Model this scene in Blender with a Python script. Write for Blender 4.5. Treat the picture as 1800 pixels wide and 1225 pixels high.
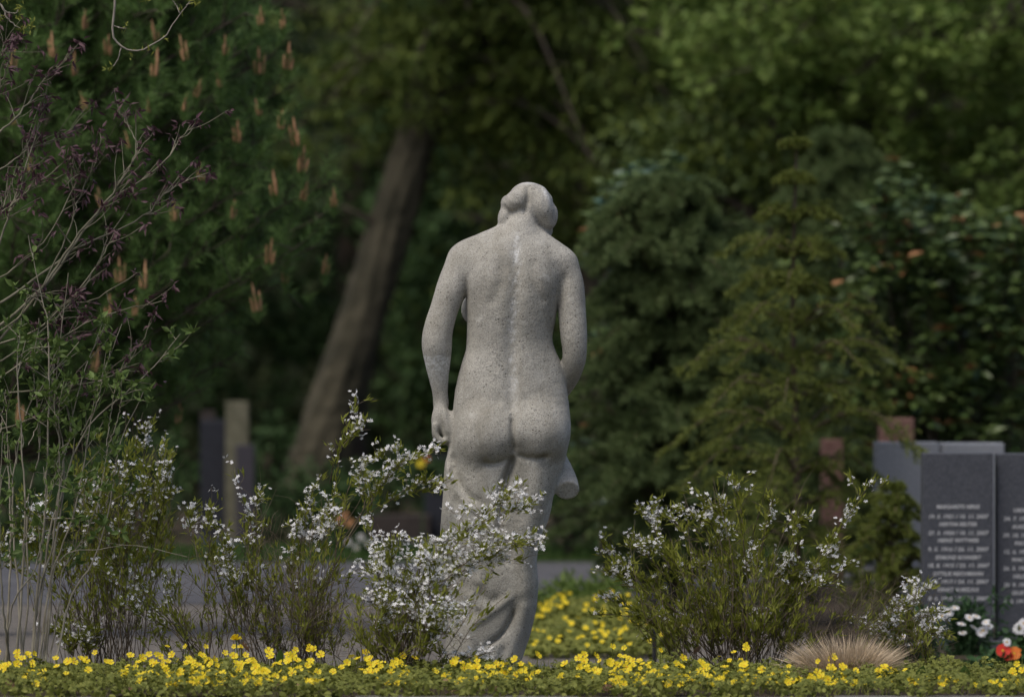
import bpy, math, random
import numpy as np
from mathutils import Vector, Matrix

for _o in list(bpy.data.objects):
    bpy.data.objects.remove(_o, do_unlink=True)

# ------------------------------------------------------------------ camera
SC = bpy.context.scene
COL = SC.collection
CAM_D, CAM_H, FPX = 19.75, 1.11, 10000.0      # metres to the statue, eye height, focal length in photo pixels
GZ = -0.15                                     # level of the cemetery ground behind the raised bed
cam = bpy.data.cameras.new('camera')
cam.lens, cam.sensor_width = 200.0, 36.0
cam.clip_end = 500.0
cam.dof.use_dof = True
cam.dof.focus_distance = CAM_D - 0.15
cam.dof.aperture_fstop = 2.8
cam_o = bpy.data.objects.new('camera', cam)
COL.objects.link(cam_o)
cam_o.location = (0, -CAM_D, CAM_H)
cam_o.rotation_euler = (math.radians(90), 0, 0)
SC.camera = cam_o

# ------------------------------------------------------------------ world and sun
SUN_EL, SUN_AZ = math.radians(60), math.radians(222)   # bearing clockwise from +Y (north): behind the camera, to the left
W = bpy.data.worlds.new('World')
SC.world = W
W.use_nodes = True
nt = W.node_tree
sky = nt.nodes.new('ShaderNodeTexSky')
sky.sky_type = 'NISHITA'
sky.sun_disc = False
sky.sun_elevation = SUN_EL
sky.sun_rotation = SUN_AZ
sky.air_density, sky.dust_density, sky.ozone_density = 1.0, 4.0, 0.6
bg = nt.nodes['Background']
bg.inputs[1].default_value = 0.085
nt.links.new(sky.outputs[0], bg.inputs[0])
sun = bpy.data.lights.new('sun', 'SUN')
sun.energy, sun.angle, sun.color = 1.25, math.radians(32), (1.0, 0.945, 0.85)
sun_o = bpy.data.objects.new('sun', sun)
COL.objects.link(sun_o)
_sd = Vector((math.sin(SUN_AZ) * math.cos(SUN_EL), math.cos(SUN_AZ) * math.cos(SUN_EL), math.sin(SUN_EL)))
sun_o.rotation_euler = _sd.to_track_quat('Z', 'Y').to_euler()
sun_o.location = (-6, -20, 20)
SC.view_settings.view_transform = 'Standard'
SC.view_settings.look = 'None'
SC.view_settings.exposure = 0.47
SC.view_settings.gamma = 1.0
SC.view_settings.use_curve_mapping = False
SC.render.engine = 'CYCLES'
SC.cycles.max_bounces = 6
SC.cycles.transparent_max_bounces = 4

# ------------------------------------------------------------------ helpers
def P(px, py, d):
    """point seen at photo pixel (px, py) when it stands d metres from the camera"""
    return np.array([(px - 900.0) * d / FPX, d - CAM_D, CAM_H - (py - 612.5) * d / FPX])

def rng_(s):
    return np.random.default_rng(s)

def nrm(a):
    a = np.asarray(a, float)
    return a / np.maximum(np.linalg.norm(a, axis=-1, keepdims=True), 1e-9)

class MB:
    """collects pieces, links them as one mesh object"""
    def __init__(s):
        s.v, s.f3, s.f4, s.m3, s.m4, s.n = [], [], [], [], [], 0
    def add(s, v, f, m=0):
        v = np.asarray(v, float).reshape(-1, 3)
        f = np.asarray(f, np.int64)
        if f.shape[1] == 3:
            s.f3.append(f + s.n); s.m3.append(np.full(len(f), m))
        else:
            s.f4.append(f + s.n); s.m4.append(np.full(len(f), m))
        s.v.append(v); s.n += len(v)
    def mesh(s, name, mats, smooth=True):
        me = bpy.data.meshes.new(name)
        v = np.concatenate(s.v) if s.v else np.zeros((0, 3))
        f3 = np.concatenate(s.f3) if s.f3 else np.zeros((0, 3), int)
        f4 = np.concatenate(s.f4) if s.f4 else np.zeros((0, 4), int)
        mi = np.concatenate([*(s.m3 or [np.zeros(0)]), *(s.m4 or [np.zeros(0)])]).astype(np.int32)
        nl = f3.size + f4.size
        me.vertices.add(len(v)); me.vertices.foreach_set('co', v.astype(np.float32).ravel())
        me.loops.add(nl); me.loops.foreach_set('vertex_index', np.concatenate([f3.ravel(), f4.ravel()]).astype(np.int32))
        me.polygons.add(len(f3) + len(f4))
        st = np.concatenate([np.arange(len(f3)) * 3, f3.size + np.arange(len(f4)) * 4]).astype(np.int32)
        me.polygons.foreach_set('loop_start', st)
        me.polygons.foreach_set('material_index', mi)
        me.polygons.foreach_set('use_smooth', np.full(len(st), smooth))
        for m in (mats if isinstance(mats, (list, tuple)) else [mats]):
            me.materials.append(m)
        me.update(calc_edges=True); me.validate()
        return me
    def build(s, name, mats, parent=None, smooth=True, **props):
        o = bpy.data.objects.new(name, s.mesh(name, mats, smooth))
        COL.objects.link(o)
        if parent is not None:
            o.parent = parent
            o.matrix_parent_inverse = Matrix.Translation(-parent.location)   # parts are built in world coordinates
        for k, x in props.items():
            o[k] = x
        return o

def thing(name, label, cat, loc=(0, 0, 0), group=None):
    o = bpy.data.objects.new(name, None)
    COL.objects.link(o)
    o.location = Vector([float(c) for c in loc])
    o.empty_display_size = 0.05
    o['label'] = label; o['category'] = cat
    if group: o['group'] = group
    return o

def tag(o, label, cat, group=None):
    o['label'] = label; o['category'] = cat
    if group: o['group'] = group
    return o

def catmull(pts, n):
    p = np.asarray(pts, float)
    if len(p) < 3:
        t = np.linspace(0, 1, n)[:, None]
        return p[0] + (p[-1] - p[0]) * t
    p = np.vstack([2 * p[0] - p[1], p, 2 * p[-1] - p[-2]])
    m = len(p) - 3
    u = np.linspace(0, m - 1e-6, n)
    i = u.astype(int); t = (u - i)[:, None]
    a, b, c, d = p[i], p[i + 1], p[i + 2], p[i + 3]
    return 0.5 * (2 * b + (c - a) * t + (2 * a - 5 * b + 4 * c - d) * t ** 2 + (3 * b - a - 3 * c + d) * t ** 3)

def tube(mb, pts, r, sides=5, m=0):
    p = np.asarray(pts, float); n = len(p)
    r = np.broadcast_to(np.asarray(r, float), (n,)) if np.ndim(r) else np.full(n, r)
    t = nrm(np.gradient(p, axis=0))
    ref = np.where(np.abs(t[:, 2:3]) < 0.9, [[0, 0, 1.]], [[1., 0, 0]])
    a = nrm(np.cross(t, ref)); b = np.cross(t, a)
    for k in range(1, n):      # keep the frame from flipping
        if np.dot(a[k], a[k - 1]) < 0:
            a[k] *= -1; b[k] *= -1
    th = np.arange(sides) * 2 * np.pi / sides
    ring = p[:, None] + r[:, None, None] * (np.cos(th)[None, :, None] * a[:, None] + np.sin(th)[None, :, None] * b[:, None])
    i = np.arange(n - 1)[:, None] * sides; j = np.arange(sides)[None]; j2 = (j + 1) % sides
    f = np.stack([i + j, i + j2, i + sides + j2, i + sides + j], -1).reshape(-1, 4)
    mb.add(ring.reshape(-1, 3), f, m)
    tip = p[-1] + t[-1] * r[-1]
    mb.add(np.vstack([ring[-1], tip]), np.stack([np.arange(sides), (np.arange(sides) + 1) % sides, np.full(sides, sides)], -1), m)

def frames(nrmls, spin):
    """rotation matrices whose third column is the given direction"""
    z = nrm(nrmls)
    ref = np.where(np.abs(z[:, 2:3]) < 0.95, [[0, 0, 1.]], [[1., 0, 0]])
    x = nrm(np.cross(ref, z)); y = np.cross(z, x)
    c, s_ = np.cos(spin)[:, None], np.sin(spin)[:, None]
    return np.stack([x * c + y * s_, -x * s_ + y * c, z], -1)

def inst(mb, tv, tf, pos, R, s, m=0):
    """copies of a small shape: tv (k,3), tf (f,3|4), pos (n,3), R (n,3,3), s (n,) or (n,3)"""
    tv = np.asarray(tv, float); tf = np.asarray(tf)
    n = len(pos)
    if n == 0: return
    s = np.asarray(s, float)
    s = s[:, None, None] if s.ndim == 1 else s[:, None, :]
    v = np.einsum('nij,nkj->nki', R, tv[None] * s) + np.asarray(pos)[:, None]
    f = (tf[None] + (np.arange(n) * len(tv))[:, None, None]).reshape(-1, tf.shape[1])
    mb.add(v.reshape(-1, 3), f, m)

# leaf: along +z, faces +y, length 1, width 1 (scaled), folded along its midrib
LEAF_V = [(0, 0, 0), (.30, .10, .40), (0, 0, .45), (-.30, .10, .40), (0, -.08, 1)]
LEAF_F = [(0, 1, 2), (0, 2, 3), (1, 4, 2), (2, 4, 3)]
BROAD_V = [(0, 0, 0), (.30, .07, .22), (.38, .09, .52), (0, -.02, .5), (-.38, .09, .52), (-.30, .07, .22), (0, -.10, 1)]
BROAD_F = [(0, 1, 3), (1, 2, 3), (2, 6, 3), (3, 6, 4), (3, 4, 5), (0, 3, 5)]
NEEDLE_V = [(-.5, 0, 0), (.5, 0, 0), (0, 0, 1)]
NEEDLE_F = [(0, 1, 2)]
SUN_UP = np.array([0, 0, 1.0])

def leaf_frames(dirs, rng, up=0.6):
    """leaves pointing along dirs with their faces turned upward as leaves hold them"""
    z = nrm(dirs)
    n = len(z)
    want = nrm(np.array([0, 0, 1.0])[None] * up + rng.normal(0, 0.5, (n, 3)))
    y = want - (want * z).sum(1, keepdims=True) * z
    y = nrm(y)
    x = np.cross(y, z)
    return np.stack([x, y, z], -1)

# ------------------------------------------------------------------ materials
def mat(name, base=(0.5, 0.5, 0.5), rough=0.8, var=None, var2=None, scale=8.0, translucent=0.0, bump=0.0, bscale=40.0, island=False, spec=0.3, detail=4.0):
    m = bpy.data.materials.new(name); m.use_nodes = True
    t = m.node_tree; N = t.nodes; L = t.links
    b = N['Principled BSDF']
    b.inputs['Roughness'].default_value = rough
    b.inputs['Specular IOR Level'].default_value = spec
    b.inputs['Base Color'].default_value = (*base, 1)
    src = None
    if var is not None:
        tc = N.new('ShaderNodeTexCoord')
        nz = N.new('ShaderNodeTexNoise'); nz.inputs['Scale'].default_value = scale; nz.inputs['Detail'].default_value = detail
        L.new(tc.outputs['Object'], nz.inputs['Vector'])
        cr = N.new('ShaderNodeValToRGB')
        cr.color_ramp.elements[0].position = 0.32; cr.color_ramp.elements[0].color = (*base, 1)
        cr.color_ramp.elements[1].position = 0.68; cr.color_ramp.elements[1].color = (*var, 1)
        if island:
            g = N.new('ShaderNodeNewGeometry')
            mx = N.new('ShaderNodeMath'); mx.operation = 'MULTIPLY_ADD'
            mx.inputs[1].default_value = 0.75
            L.new(g.outputs['Random Per Island'], mx.inputs[0])
            md = N.new('ShaderNodeMath'); md.operation = 'MULTIPLY_ADD'; md.inputs[1].default_value = 0.5; md.inputs[2].default_value = -0.12
            L.new(nz.outputs['Fac'], md.inputs[0]); L.new(md.outputs[0], mx.inputs[2])
            L.new(mx.outputs[0], cr.inputs['Fac'])
            cr.color_ramp.elements[0].position = 0.05; cr.color_ramp.elements[1].position = 0.85
        else:
            L.new(nz.outputs['Fac'], cr.inputs['Fac'])
        if var2 is not None:
            e = cr.color_ramp.elements.new(0.95); e.color = (*var2, 1)
        src = cr.outputs['Color']
        L.new(src, b.inputs['Base Color'])
        if bump:
            n2 = N.new('ShaderNodeTexNoise'); n2.inputs['Scale'].default_value = bscale; n2.inputs['Detail'].default_value = 6
            L.new(tc.outputs['Object'], n2.inputs['Vector'])
            bp = N.new('ShaderNodeBump'); bp.inputs['Strength'].default_value = bump; bp.inputs['Distance'].default_value = 0.02
            L.new(n2.outputs['Fac'], bp.inputs['Height']); L.new(bp.outputs['Normal'], b.inputs['Normal'])
    if translucent:
        tr = N.new('ShaderNodeBsdfTranslucent'); mi = N.new('ShaderNodeMixShader'); mi.inputs[0].default_value = translucent
        if src is not None: L.new(src, tr.inputs['Color'])
        else: tr.inputs['Color'].default_value = (*base, 1)
        L.new(b.outputs[0], mi.inputs[1]); L.new(tr.outputs[0], mi.inputs[2])
        L.new(mi.outputs[0], N['Material Output'].inputs['Surface'])
    return m
# ================================================================== ground
def sheet(name, poly, z, m, sub=0, amp=0.0, seed=0, label=None):
    """flat piece of ground from an outline in (x, d)"""
    mb = MB()
    (x0, d0), (x1, d1) = poly
    nx, ny = (sub, sub) if sub else (1, 1)
    gx, gy = np.meshgrid(np.linspace(x0, x1, nx + 1), np.linspace(d0, d1, ny + 1), indexing='ij')
    r = rng_(seed)
    gz = np.full_like(gx, z) + (r.normal(0, amp, gx.shape) if amp else 0)
    v = np.stack([gx, gy - CAM_D, gz], -1).reshape(-1, 3)
    i, j = np.meshgrid(np.arange(nx), np.arange(ny), indexing='ij'); i, j = i.ravel(), j.ravel(); n = ny + 1
    mb.add(v, np.stack([i * n + j, (i + 1) * n + j, (i + 1) * n + j + 1, i * n + j + 1], 1))
    o = mb.build(name, m)
    o['kind'] = 'structure'
    return o

M = {}
M['soil'] = mat('forest_soil', (0.030, 0.022, 0.015), 0.95, var=(0.065, 0.045, 0.030), scale=3, bump=0.6, bscale=30)
M['bed'] = mat('bed_soil', (0.035, 0.027, 0.020), 0.95, var=(0.07, 0.052, 0.036), scale=14, bump=0.8, bscale=60)
M['asphalt'] = mat('grey_asphalt', (0.07, 0.07, 0.08), 0.85, var=(0.115, 0.115, 0.125), scale=1.6, bump=0.4, bscale=200)
M['gravel'] = mat('fine_gravel', (0.12, 0.108, 0.098), 0.95, var=(0.22, 0.20, 0.178), scale=22, detail=9, bump=0.7, bscale=150)
M['lawn'] = mat('lawn_soil', (0.03, 0.045, 0.015), 0.95, var=(0.05, 0.07, 0.025), scale=8)
M['kerb'] = mat('kerb_stone', (0.10, 0.095, 0.085), 0.9, var=(0.19, 0.18, 0.16), scale=20, bump=0.6, bscale=120)
M['grass'] = mat('grass_blade', (0.035, 0.075, 0.015), 0.7, var=(0.075, 0.13, 0.03), island=True, translucent=0.3)

sheet('ground', ((-150, -60), (150, 260)), GZ, M['soil'])
sheet('lawn', ((-9, 33.3), (9, 35.4)), GZ + 0.012, M['lawn'])
sheet('path', ((-12, 27.9), (12, 33.4)), GZ + 0.008, M['asphalt'])
sheet('gravel_path', ((-12, 20.75), (12, 27.9)), GZ + 0.004, M['gravel'])
sheet('grave_bed', ((1.28, 22.6), (4.2, 30.2)), GZ + 0.02, M['bed'], sub=24, amp=0.006, seed=3)
# raised bed on which the statue stands, with a stone kerb towards the viewer
o = sheet('raised_bed', ((-4, 18.12), (4, 20.76)), 0.0, M['bed'], sub=60, amp=0.006, seed=4)
for v_ in o.data.vertices:      # the bed falls away behind the statue
    v_.co.z += float(np.interp(v_.co.y, [0.0, 0.9, 1.01], [0, GZ - .005, GZ - .03]))
r = rng_(5)
kroot = thing('stone_kerb', 'low grey stone kerb running along the front of the flower bed', 'kerb', (0, 18.0 - CAM_D, GZ))
x = -3.6
while x < 3.6:
    L_ = 0.78 + r.uniform(-.06, .06)
    zt = 0.004 + r.uniform(-.003, .003)
    b = np.array([(a, b_, c) for a in (x + .004, x + L_ - .004) for b_ in (17.92 - CAM_D, 18.118 - CAM_D) for c in (GZ - .05, zt)])
    k = MB(); k.add(b, [(0, 1, 3, 2), (4, 6, 7, 5), (0, 4, 5, 1), (2, 3, 7, 6), (1, 5, 7, 3), (0, 2, 6, 4)])
    o = k.build('kerb_block', M['kerb'], kroot, smooth=False)
    bv = o.modifiers.new('bevel', 'BEVEL'); bv.width = 0.008; bv.segments = 2
    x += L_

# lawn strip blades beyond the path
def blades(mb, rng, x0, x1, d0, d1, n, h, z, w=0.006):
    p = np.stack([rng.uniform(x0, x1, n), rng.uniform(d0, d1, n) - CAM_D, np.full(n, z)], 1)
    dr = nrm(np.stack([rng.normal(0, .35, n), rng.normal(0, .35, n), np.ones(n)], 1))
    R = frames(dr, rng.uniform(0, 6.28, n))
    s = np.stack([np.full(n, w), np.full(n, w), h * rng.uniform(.5, 1.2, n)], 1)
    inst(mb, NEEDLE_V, NEEDLE_F, p, R, s)
g = MB(); blades(g, rng_(6), -4, 4, 33.35, 35.4, 14000, 0.07, GZ + 0.012, 0.012)
o = g.build('grass_strip', M['grass']); o['kind'] = 'stuff'; o['label'] = 'mown green grass strip beyond the grey path'; o['category'] = 'grass'

# ================================================================== trees and shrubs behind
M['bark_dark'] = mat('dark_bark', (0.045, 0.036, 0.028), 0.95, var=(0.10, 0.082, 0.062), scale=9, bump=1.0, bscale=25)
M['bark_grey'] = mat('grey_brown_bark', (0.028, 0.027, 0.017), 0.95, var=(0.085, 0.075, 0.05), var2=(0.10, 0.11, 0.045), scale=4, bump=1.0, bscale=10)
M['twig_brown'] = mat('brown_twig', (0.07, 0.05, 0.035), 0.9, var=(0.13, 0.10, 0.07), scale=30)
M['needle_pine'] = mat('pine_needle', (0.065, 0.13, 0.032), 0.55, var=(0.15, 0.25, 0.068), island=True, translucent=0.15)
M['candle'] = mat('pine_candle', (0.33, 0.18, 0.095), 0.8, var=(0.46, 0.27, 0.15), scale=40)
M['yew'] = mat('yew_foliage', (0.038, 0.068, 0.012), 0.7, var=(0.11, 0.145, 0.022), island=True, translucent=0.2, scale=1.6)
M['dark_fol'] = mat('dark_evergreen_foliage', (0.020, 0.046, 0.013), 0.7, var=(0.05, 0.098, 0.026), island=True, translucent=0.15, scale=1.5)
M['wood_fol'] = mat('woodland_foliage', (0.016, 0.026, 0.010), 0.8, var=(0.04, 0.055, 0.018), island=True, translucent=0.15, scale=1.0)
M['beech'] = mat('spring_leaf', (0.085, 0.145, 0.026), 0.6, var=(0.20, 0.275, 0.065), island=True, translucent=0.35, scale=2)
M['greypine'] = mat('grey_green_needle', (0.055, 0.092, 0.028), 0.7, var=(0.13, 0.175, 0.062), island=True, translucent=0.15, scale=3)
M['spruce'] = mat('young_spruce_needle', (0.075, 0.108, 0.020), 0.65, var=(0.185, 0.215, 0.042), island=True, translucent=0.2, scale=3)
M['rhodo'] = mat('glossy_leaf', (0.045, 0.085, 0.024), 0.4, var=(0.12, 0.175, 0.05), island=True, translucent=0.1, spec=0.6)
M['rhodo_blue'] = mat('bluish_glossy_leaf', (0.05, 0.11, 0.085), 0.28, var=(0.10, 0.19, 0.15), island=True, translucent=0.1, spec=0.7)
M['autumn'] = mat('withered_leaf', (0.24, 0.095, 0.035), 0.7, var=(0.36, 0.19, 0.09), island=True)

def clump_leaves(mb, rng, c, R, n, size, tmpl='leaf', m=0, up=0.7, flat=1.0, aspect=0.8, droop=0.0):
    """n leaves through an uneven ball around c"""
    u = nrm(rng.normal(0, 1, (n, 3))) * (rng.uniform(0.15, 1, n) ** 0.5)[:, None] * R
    u[:, 2] *= flat
    p = np.asarray(c) + u
    dr = nrm(u + rng.normal(0, 0.6 * R, (n, 3)) + [0, 0, -droop * R])
    Rm = leaf_frames(dr, rng, up)
    s = size * rng.uniform(0.6, 1.25, n)
    sv = np.stack([s * aspect, s * aspect, s], 1)
    tv, tf = (LEAF_V, LEAF_F) if tmpl == 'leaf' else (BROAD_V, BROAD_F) if tmpl == 'broad' else (NEEDLE_V, NEEDLE_F)
    inst(mb, tv, tf, p, Rm, sv, m)

def leafy_tree(name, label, base, top_z, lean, crown, n_clump, clump_r, n_leaf, leaf, mats, trunk_mat, seed, trunk_r=0.12, tmpl='leaf', flat=0.8, z_low=None, group=None, limbs=14, droop=0.2, shell=0.35, cat='tree'):
    """trunk, limbs reaching the clumps, and a crown of leaf clumps in an ellipsoid (centre, radii)"""
    rng = rng_(seed)
    base = np.asarray(base, float)
    root = thing(name, label, cat, base, group)
    cc, cr = np.asarray(crown[0], float), np.asarray(crown[1], float)
    top = base + np.array([lean[0], lean[1], top_z - base[2]])
    n = 14
    axis = catmull([base, base * .6 + top * .4 + rng.normal(0, .05, 3), top], n)
    tr = MB()
    tube(tr, axis, np.linspace(trunk_r, trunk_r * .25, n), 9)
    tr.build('trunk', trunk_mat, root)
    u = nrm(rng.normal(0, 1, (n_clump, 3))) * (rng.uniform(shell, 1, n_clump) ** (1 / 3))[:, None]
    c = cc + u * cr
    if z_low is not None: c[:, 2] = np.maximum(c[:, 2], z_low + rng.uniform(0, .3, n_clump))
    lm = MB()
    for k in rng.choice(n_clump, min(limbs, n_clump), replace=False):
        t0 = axis[int(np.clip(np.searchsorted(axis[:, 2], c[k, 2] - 0.5), 1, n - 1))]
        tube(lm, catmull([t0, (t0 + c[k]) / 2 + [0, 0, .12] + rng.normal(0, .06, 3), c[k]], 6), np.linspace(trunk_r * .28, .008, 6), 5)
    if lm.n: lm.build('limbs', trunk_mat, root, kind='stuff')
    mb = MB()
    w = np.arange(len(mats))
    for ci in c:
        clump_leaves(mb, rng, ci, clump_r * rng.uniform(.6, 1.3), int(n_leaf * rng.uniform(.6, 1.3)), leaf, tmpl, 0, 0.7, flat, droop=droop)
    for k in range(1, len(mats)):      # a share of the leaves in each further colour
        cnt, mm = mats[k]
        for ci in c[rng.choice(n_clump, min(n_clump, max(1, n_clump // 2)), replace=False)]:
            clump_leaves(mb, rng, ci, clump_r * 1.1, cnt, leaf, tmpl, k, 0.7, flat)
    mb.build('crown', [mats[0]] + [m_[1] for m_ in mats[1:]], root, smooth=False, kind='stuff')
    return root

# far wood that closes the view
rng = rng_(11)
mb = MB()
for k in range(520):
    d = rng.uniform(50, 62); px = rng.uniform(-500, 2300)
    c = P(px, 0, d); c[2] = GZ + rng.uniform(0, 9) * rng.uniform(.2, 1)
    clump_leaves(mb, rng, c, rng.uniform(.5, 1.0), 70, 0.24, 'leaf', 0, 0.6, 0.8)
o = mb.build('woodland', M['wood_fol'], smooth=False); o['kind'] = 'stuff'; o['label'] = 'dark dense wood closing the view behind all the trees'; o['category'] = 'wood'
hb = MB()
a = np.linspace(-1, 1, 40)
hx = np.concatenate([[-26], np.linspace(-22, 22, 38), [26]])
hy = 66 - CAM_D + 2 * np.sin(hx)
hb.add(np.concatenate([np.stack([hx, hy, np.full(40, GZ - .2)], 1), np.stack([hx, hy + 3, 13 + 1.5 * np.sin(hx * 1.7)], 1)]), [(i, i + 1, i + 41, i + 40) for i in range(39)])
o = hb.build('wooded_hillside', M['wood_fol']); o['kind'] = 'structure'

# dark evergreens behind the statue (d = distance from the viewer)
def at(px, d): 
    p = P(px, 0, d); p[2] = GZ; return p
def C(px, py, d): return P(px, py, d)
def pr(d, *px): return tuple(q * d / FPX for q in px)

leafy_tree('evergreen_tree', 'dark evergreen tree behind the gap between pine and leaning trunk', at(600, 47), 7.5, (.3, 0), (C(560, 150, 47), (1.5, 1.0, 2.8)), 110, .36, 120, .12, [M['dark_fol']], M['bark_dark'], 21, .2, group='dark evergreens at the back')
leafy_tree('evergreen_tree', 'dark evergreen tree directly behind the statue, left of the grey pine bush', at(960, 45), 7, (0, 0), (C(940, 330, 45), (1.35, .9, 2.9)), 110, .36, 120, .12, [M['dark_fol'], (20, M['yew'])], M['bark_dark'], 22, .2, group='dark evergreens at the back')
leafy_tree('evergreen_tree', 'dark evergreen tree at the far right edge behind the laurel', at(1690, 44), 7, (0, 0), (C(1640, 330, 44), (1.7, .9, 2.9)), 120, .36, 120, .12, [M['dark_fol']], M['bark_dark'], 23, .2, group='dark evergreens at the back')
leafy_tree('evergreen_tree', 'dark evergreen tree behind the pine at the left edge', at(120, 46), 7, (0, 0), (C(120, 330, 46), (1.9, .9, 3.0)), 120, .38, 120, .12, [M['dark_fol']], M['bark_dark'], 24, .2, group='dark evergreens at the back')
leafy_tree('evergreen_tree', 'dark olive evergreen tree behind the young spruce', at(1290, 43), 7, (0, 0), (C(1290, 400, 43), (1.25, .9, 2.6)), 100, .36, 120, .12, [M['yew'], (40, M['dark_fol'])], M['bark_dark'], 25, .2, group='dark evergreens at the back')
# low dark shrubs on the forest floor
for i, (px, py, d, rx, rz, lab) in enumerate([(480, 850, 39, .30, .42, 'low dark ivy-green shrub between the left headstones and the leaning trunk'), (690, 880, 41, .6, .35, 'low dark shrub at the foot of the leaning trunk'), (555, 905, 36.6, .36, .30, 'low dark shrub covering the base of the leaning trunk'),
        (1000, 900, 34, .42, .42, 'low dark shrub behind the statue, right of its knees'), (250, 880, 38, .5, .4, 'low dark shrub behind the white blossoms at the left'), (60, 900, 37, .5, .45, 'low dark shrub behind the pale stems at the left edge')]):
    leafy_tree('low_shrub', lab, at(px, d), GZ + rz * 1.6, (0, 0), (C(px, py, d), (rx, .35, rz)), 26, .16, 70, .07, [M['dark_fol']], M['bark_dark'], 40 + i, .02, limbs=8, z_low=GZ, group='low shrubs in the shade', cat='shrub')

# leaning conifer with the pale trunk; its yellowish boughs hang across the middle
def leaning_tree():
    d = 38.0
    base = at(520, d)
    root = thing('leaning_tree', 'large leaning conifer with grey-brown trunk and yellowish green boughs behind the statue', 'tree', base)
    pts = [P(528, 945, d), P(566, 800, d), P(612, 640, d), P(662, 480, d), P(716, 300, d), P(764, 140, d), P(800, 10, d), P(870, -320, d), P(930, -700, d)]
    ax = catmull(pts, 60)
    rad = np.interp(np.linspace(0, 1, 60), [0, .12, .3, .6, 1], [60, 48, 42, 33, 20]) * d / FPX
    rr = rng_(31)
    tb = MB()
    ax2 = catmull(pts, 160); tube(tb, ax2, np.interp(np.linspace(0, 1, 160), np.linspace(0, 1, 60), rad), 40)
    v = tb.v[0].reshape(160, 40, 3); th = np.arange(40) * 2 * np.pi / 40; hh = np.arange(160)[:, None]
    ridge = .055 * np.sin(th * 9 + 2.0 * np.sin(hh / 9.0)) + .05 * np.sin(th * 5 + hh / 13.0) * np.sin(hh / 5.0 + th * 3) + rr.normal(0, .03, (160, 40))
    flare = .55 * np.exp(-hh / 9.0) * (1 + .5 * np.sin(th * 4))
    tb.v[0] = (ax2[:, None] + (v - ax2[:, None]) * (1 + ridge + flare)[:, :, None]).reshape(-1, 3)
    tb.build('trunk', M['bark_grey'], root)
    st_ = MB()
    for t in (.44,):      # snapped dead branches
        o_ = ax[int(t * 59)]; dv = nrm(np.array([-rr.uniform(.5, 1), -rr.uniform(.1, .8), .6]))
        tube(st_, catmull([o_, o_ + dv * .3, o_ + dv * rr.uniform(.35, .6) + [0, 0, -.05]], 6), np.linspace(.03, .010, 6), 6)
    st_.build('dead_branches', M['bark_dark'], root, kind='stuff')
    lb, fb = MB(), MB()
    for k in range(78):
        t = rr.uniform(0.56, .98); o_ = ax[int(t * 59)]
        az = rr.uniform(-.6 if t < .64 else -2.2, 1.0) if rr.uniform() < .75 else rr.uniform(1.6, 3.6); L_ = rr.uniform(.7, 2.3)
        if np.cos(az) < -.2: L_ *= .55
        dirv = np.array([np.cos(az), np.sin(az) * .6, rr.uniform(-.25, .25)])
        br = catmull([o_, o_ + dirv * L_ * .5 + [0, 0, .08], o_ + dirv * L_ + [0, 0, -.35 * L_]], 9)
        tube(lb, br, np.linspace(.030, .006, 9), 5)
        for q in np.linspace(2, 8, 8):
            c = br[int(q)] + rr.normal(0, .12, 3)
            for s in range(2):
                e = c + nrm(np.array([rr.normal(0, 1), rr.normal(0, 1), -.5])) * rr.uniform(.12, .32)
                clump_leaves(fb, rr, (c + e) / 2, .19, 26, .085, 'leaf', 0, .7, .55, .55, .5)
    lb.build('limbs', M['bark_dark'], root, kind='stuff')
    fb.build('crown', M['yew'], root, smooth=False, kind='stuff')
leaning_tree()
# yellowish yew filling the upper middle and right of the trunk
leafy_tree('yew_tree', 'olive green yew tree filling the upper middle behind the statue head', at(1060, 40), 7.0, (0, 0), (C(1010, 60, 40), (1.15, .7, 1.5)), 95, .30, 120, .085, [M['yew']], M['bark_dark'], 26, .15, droop=.5)

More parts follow.
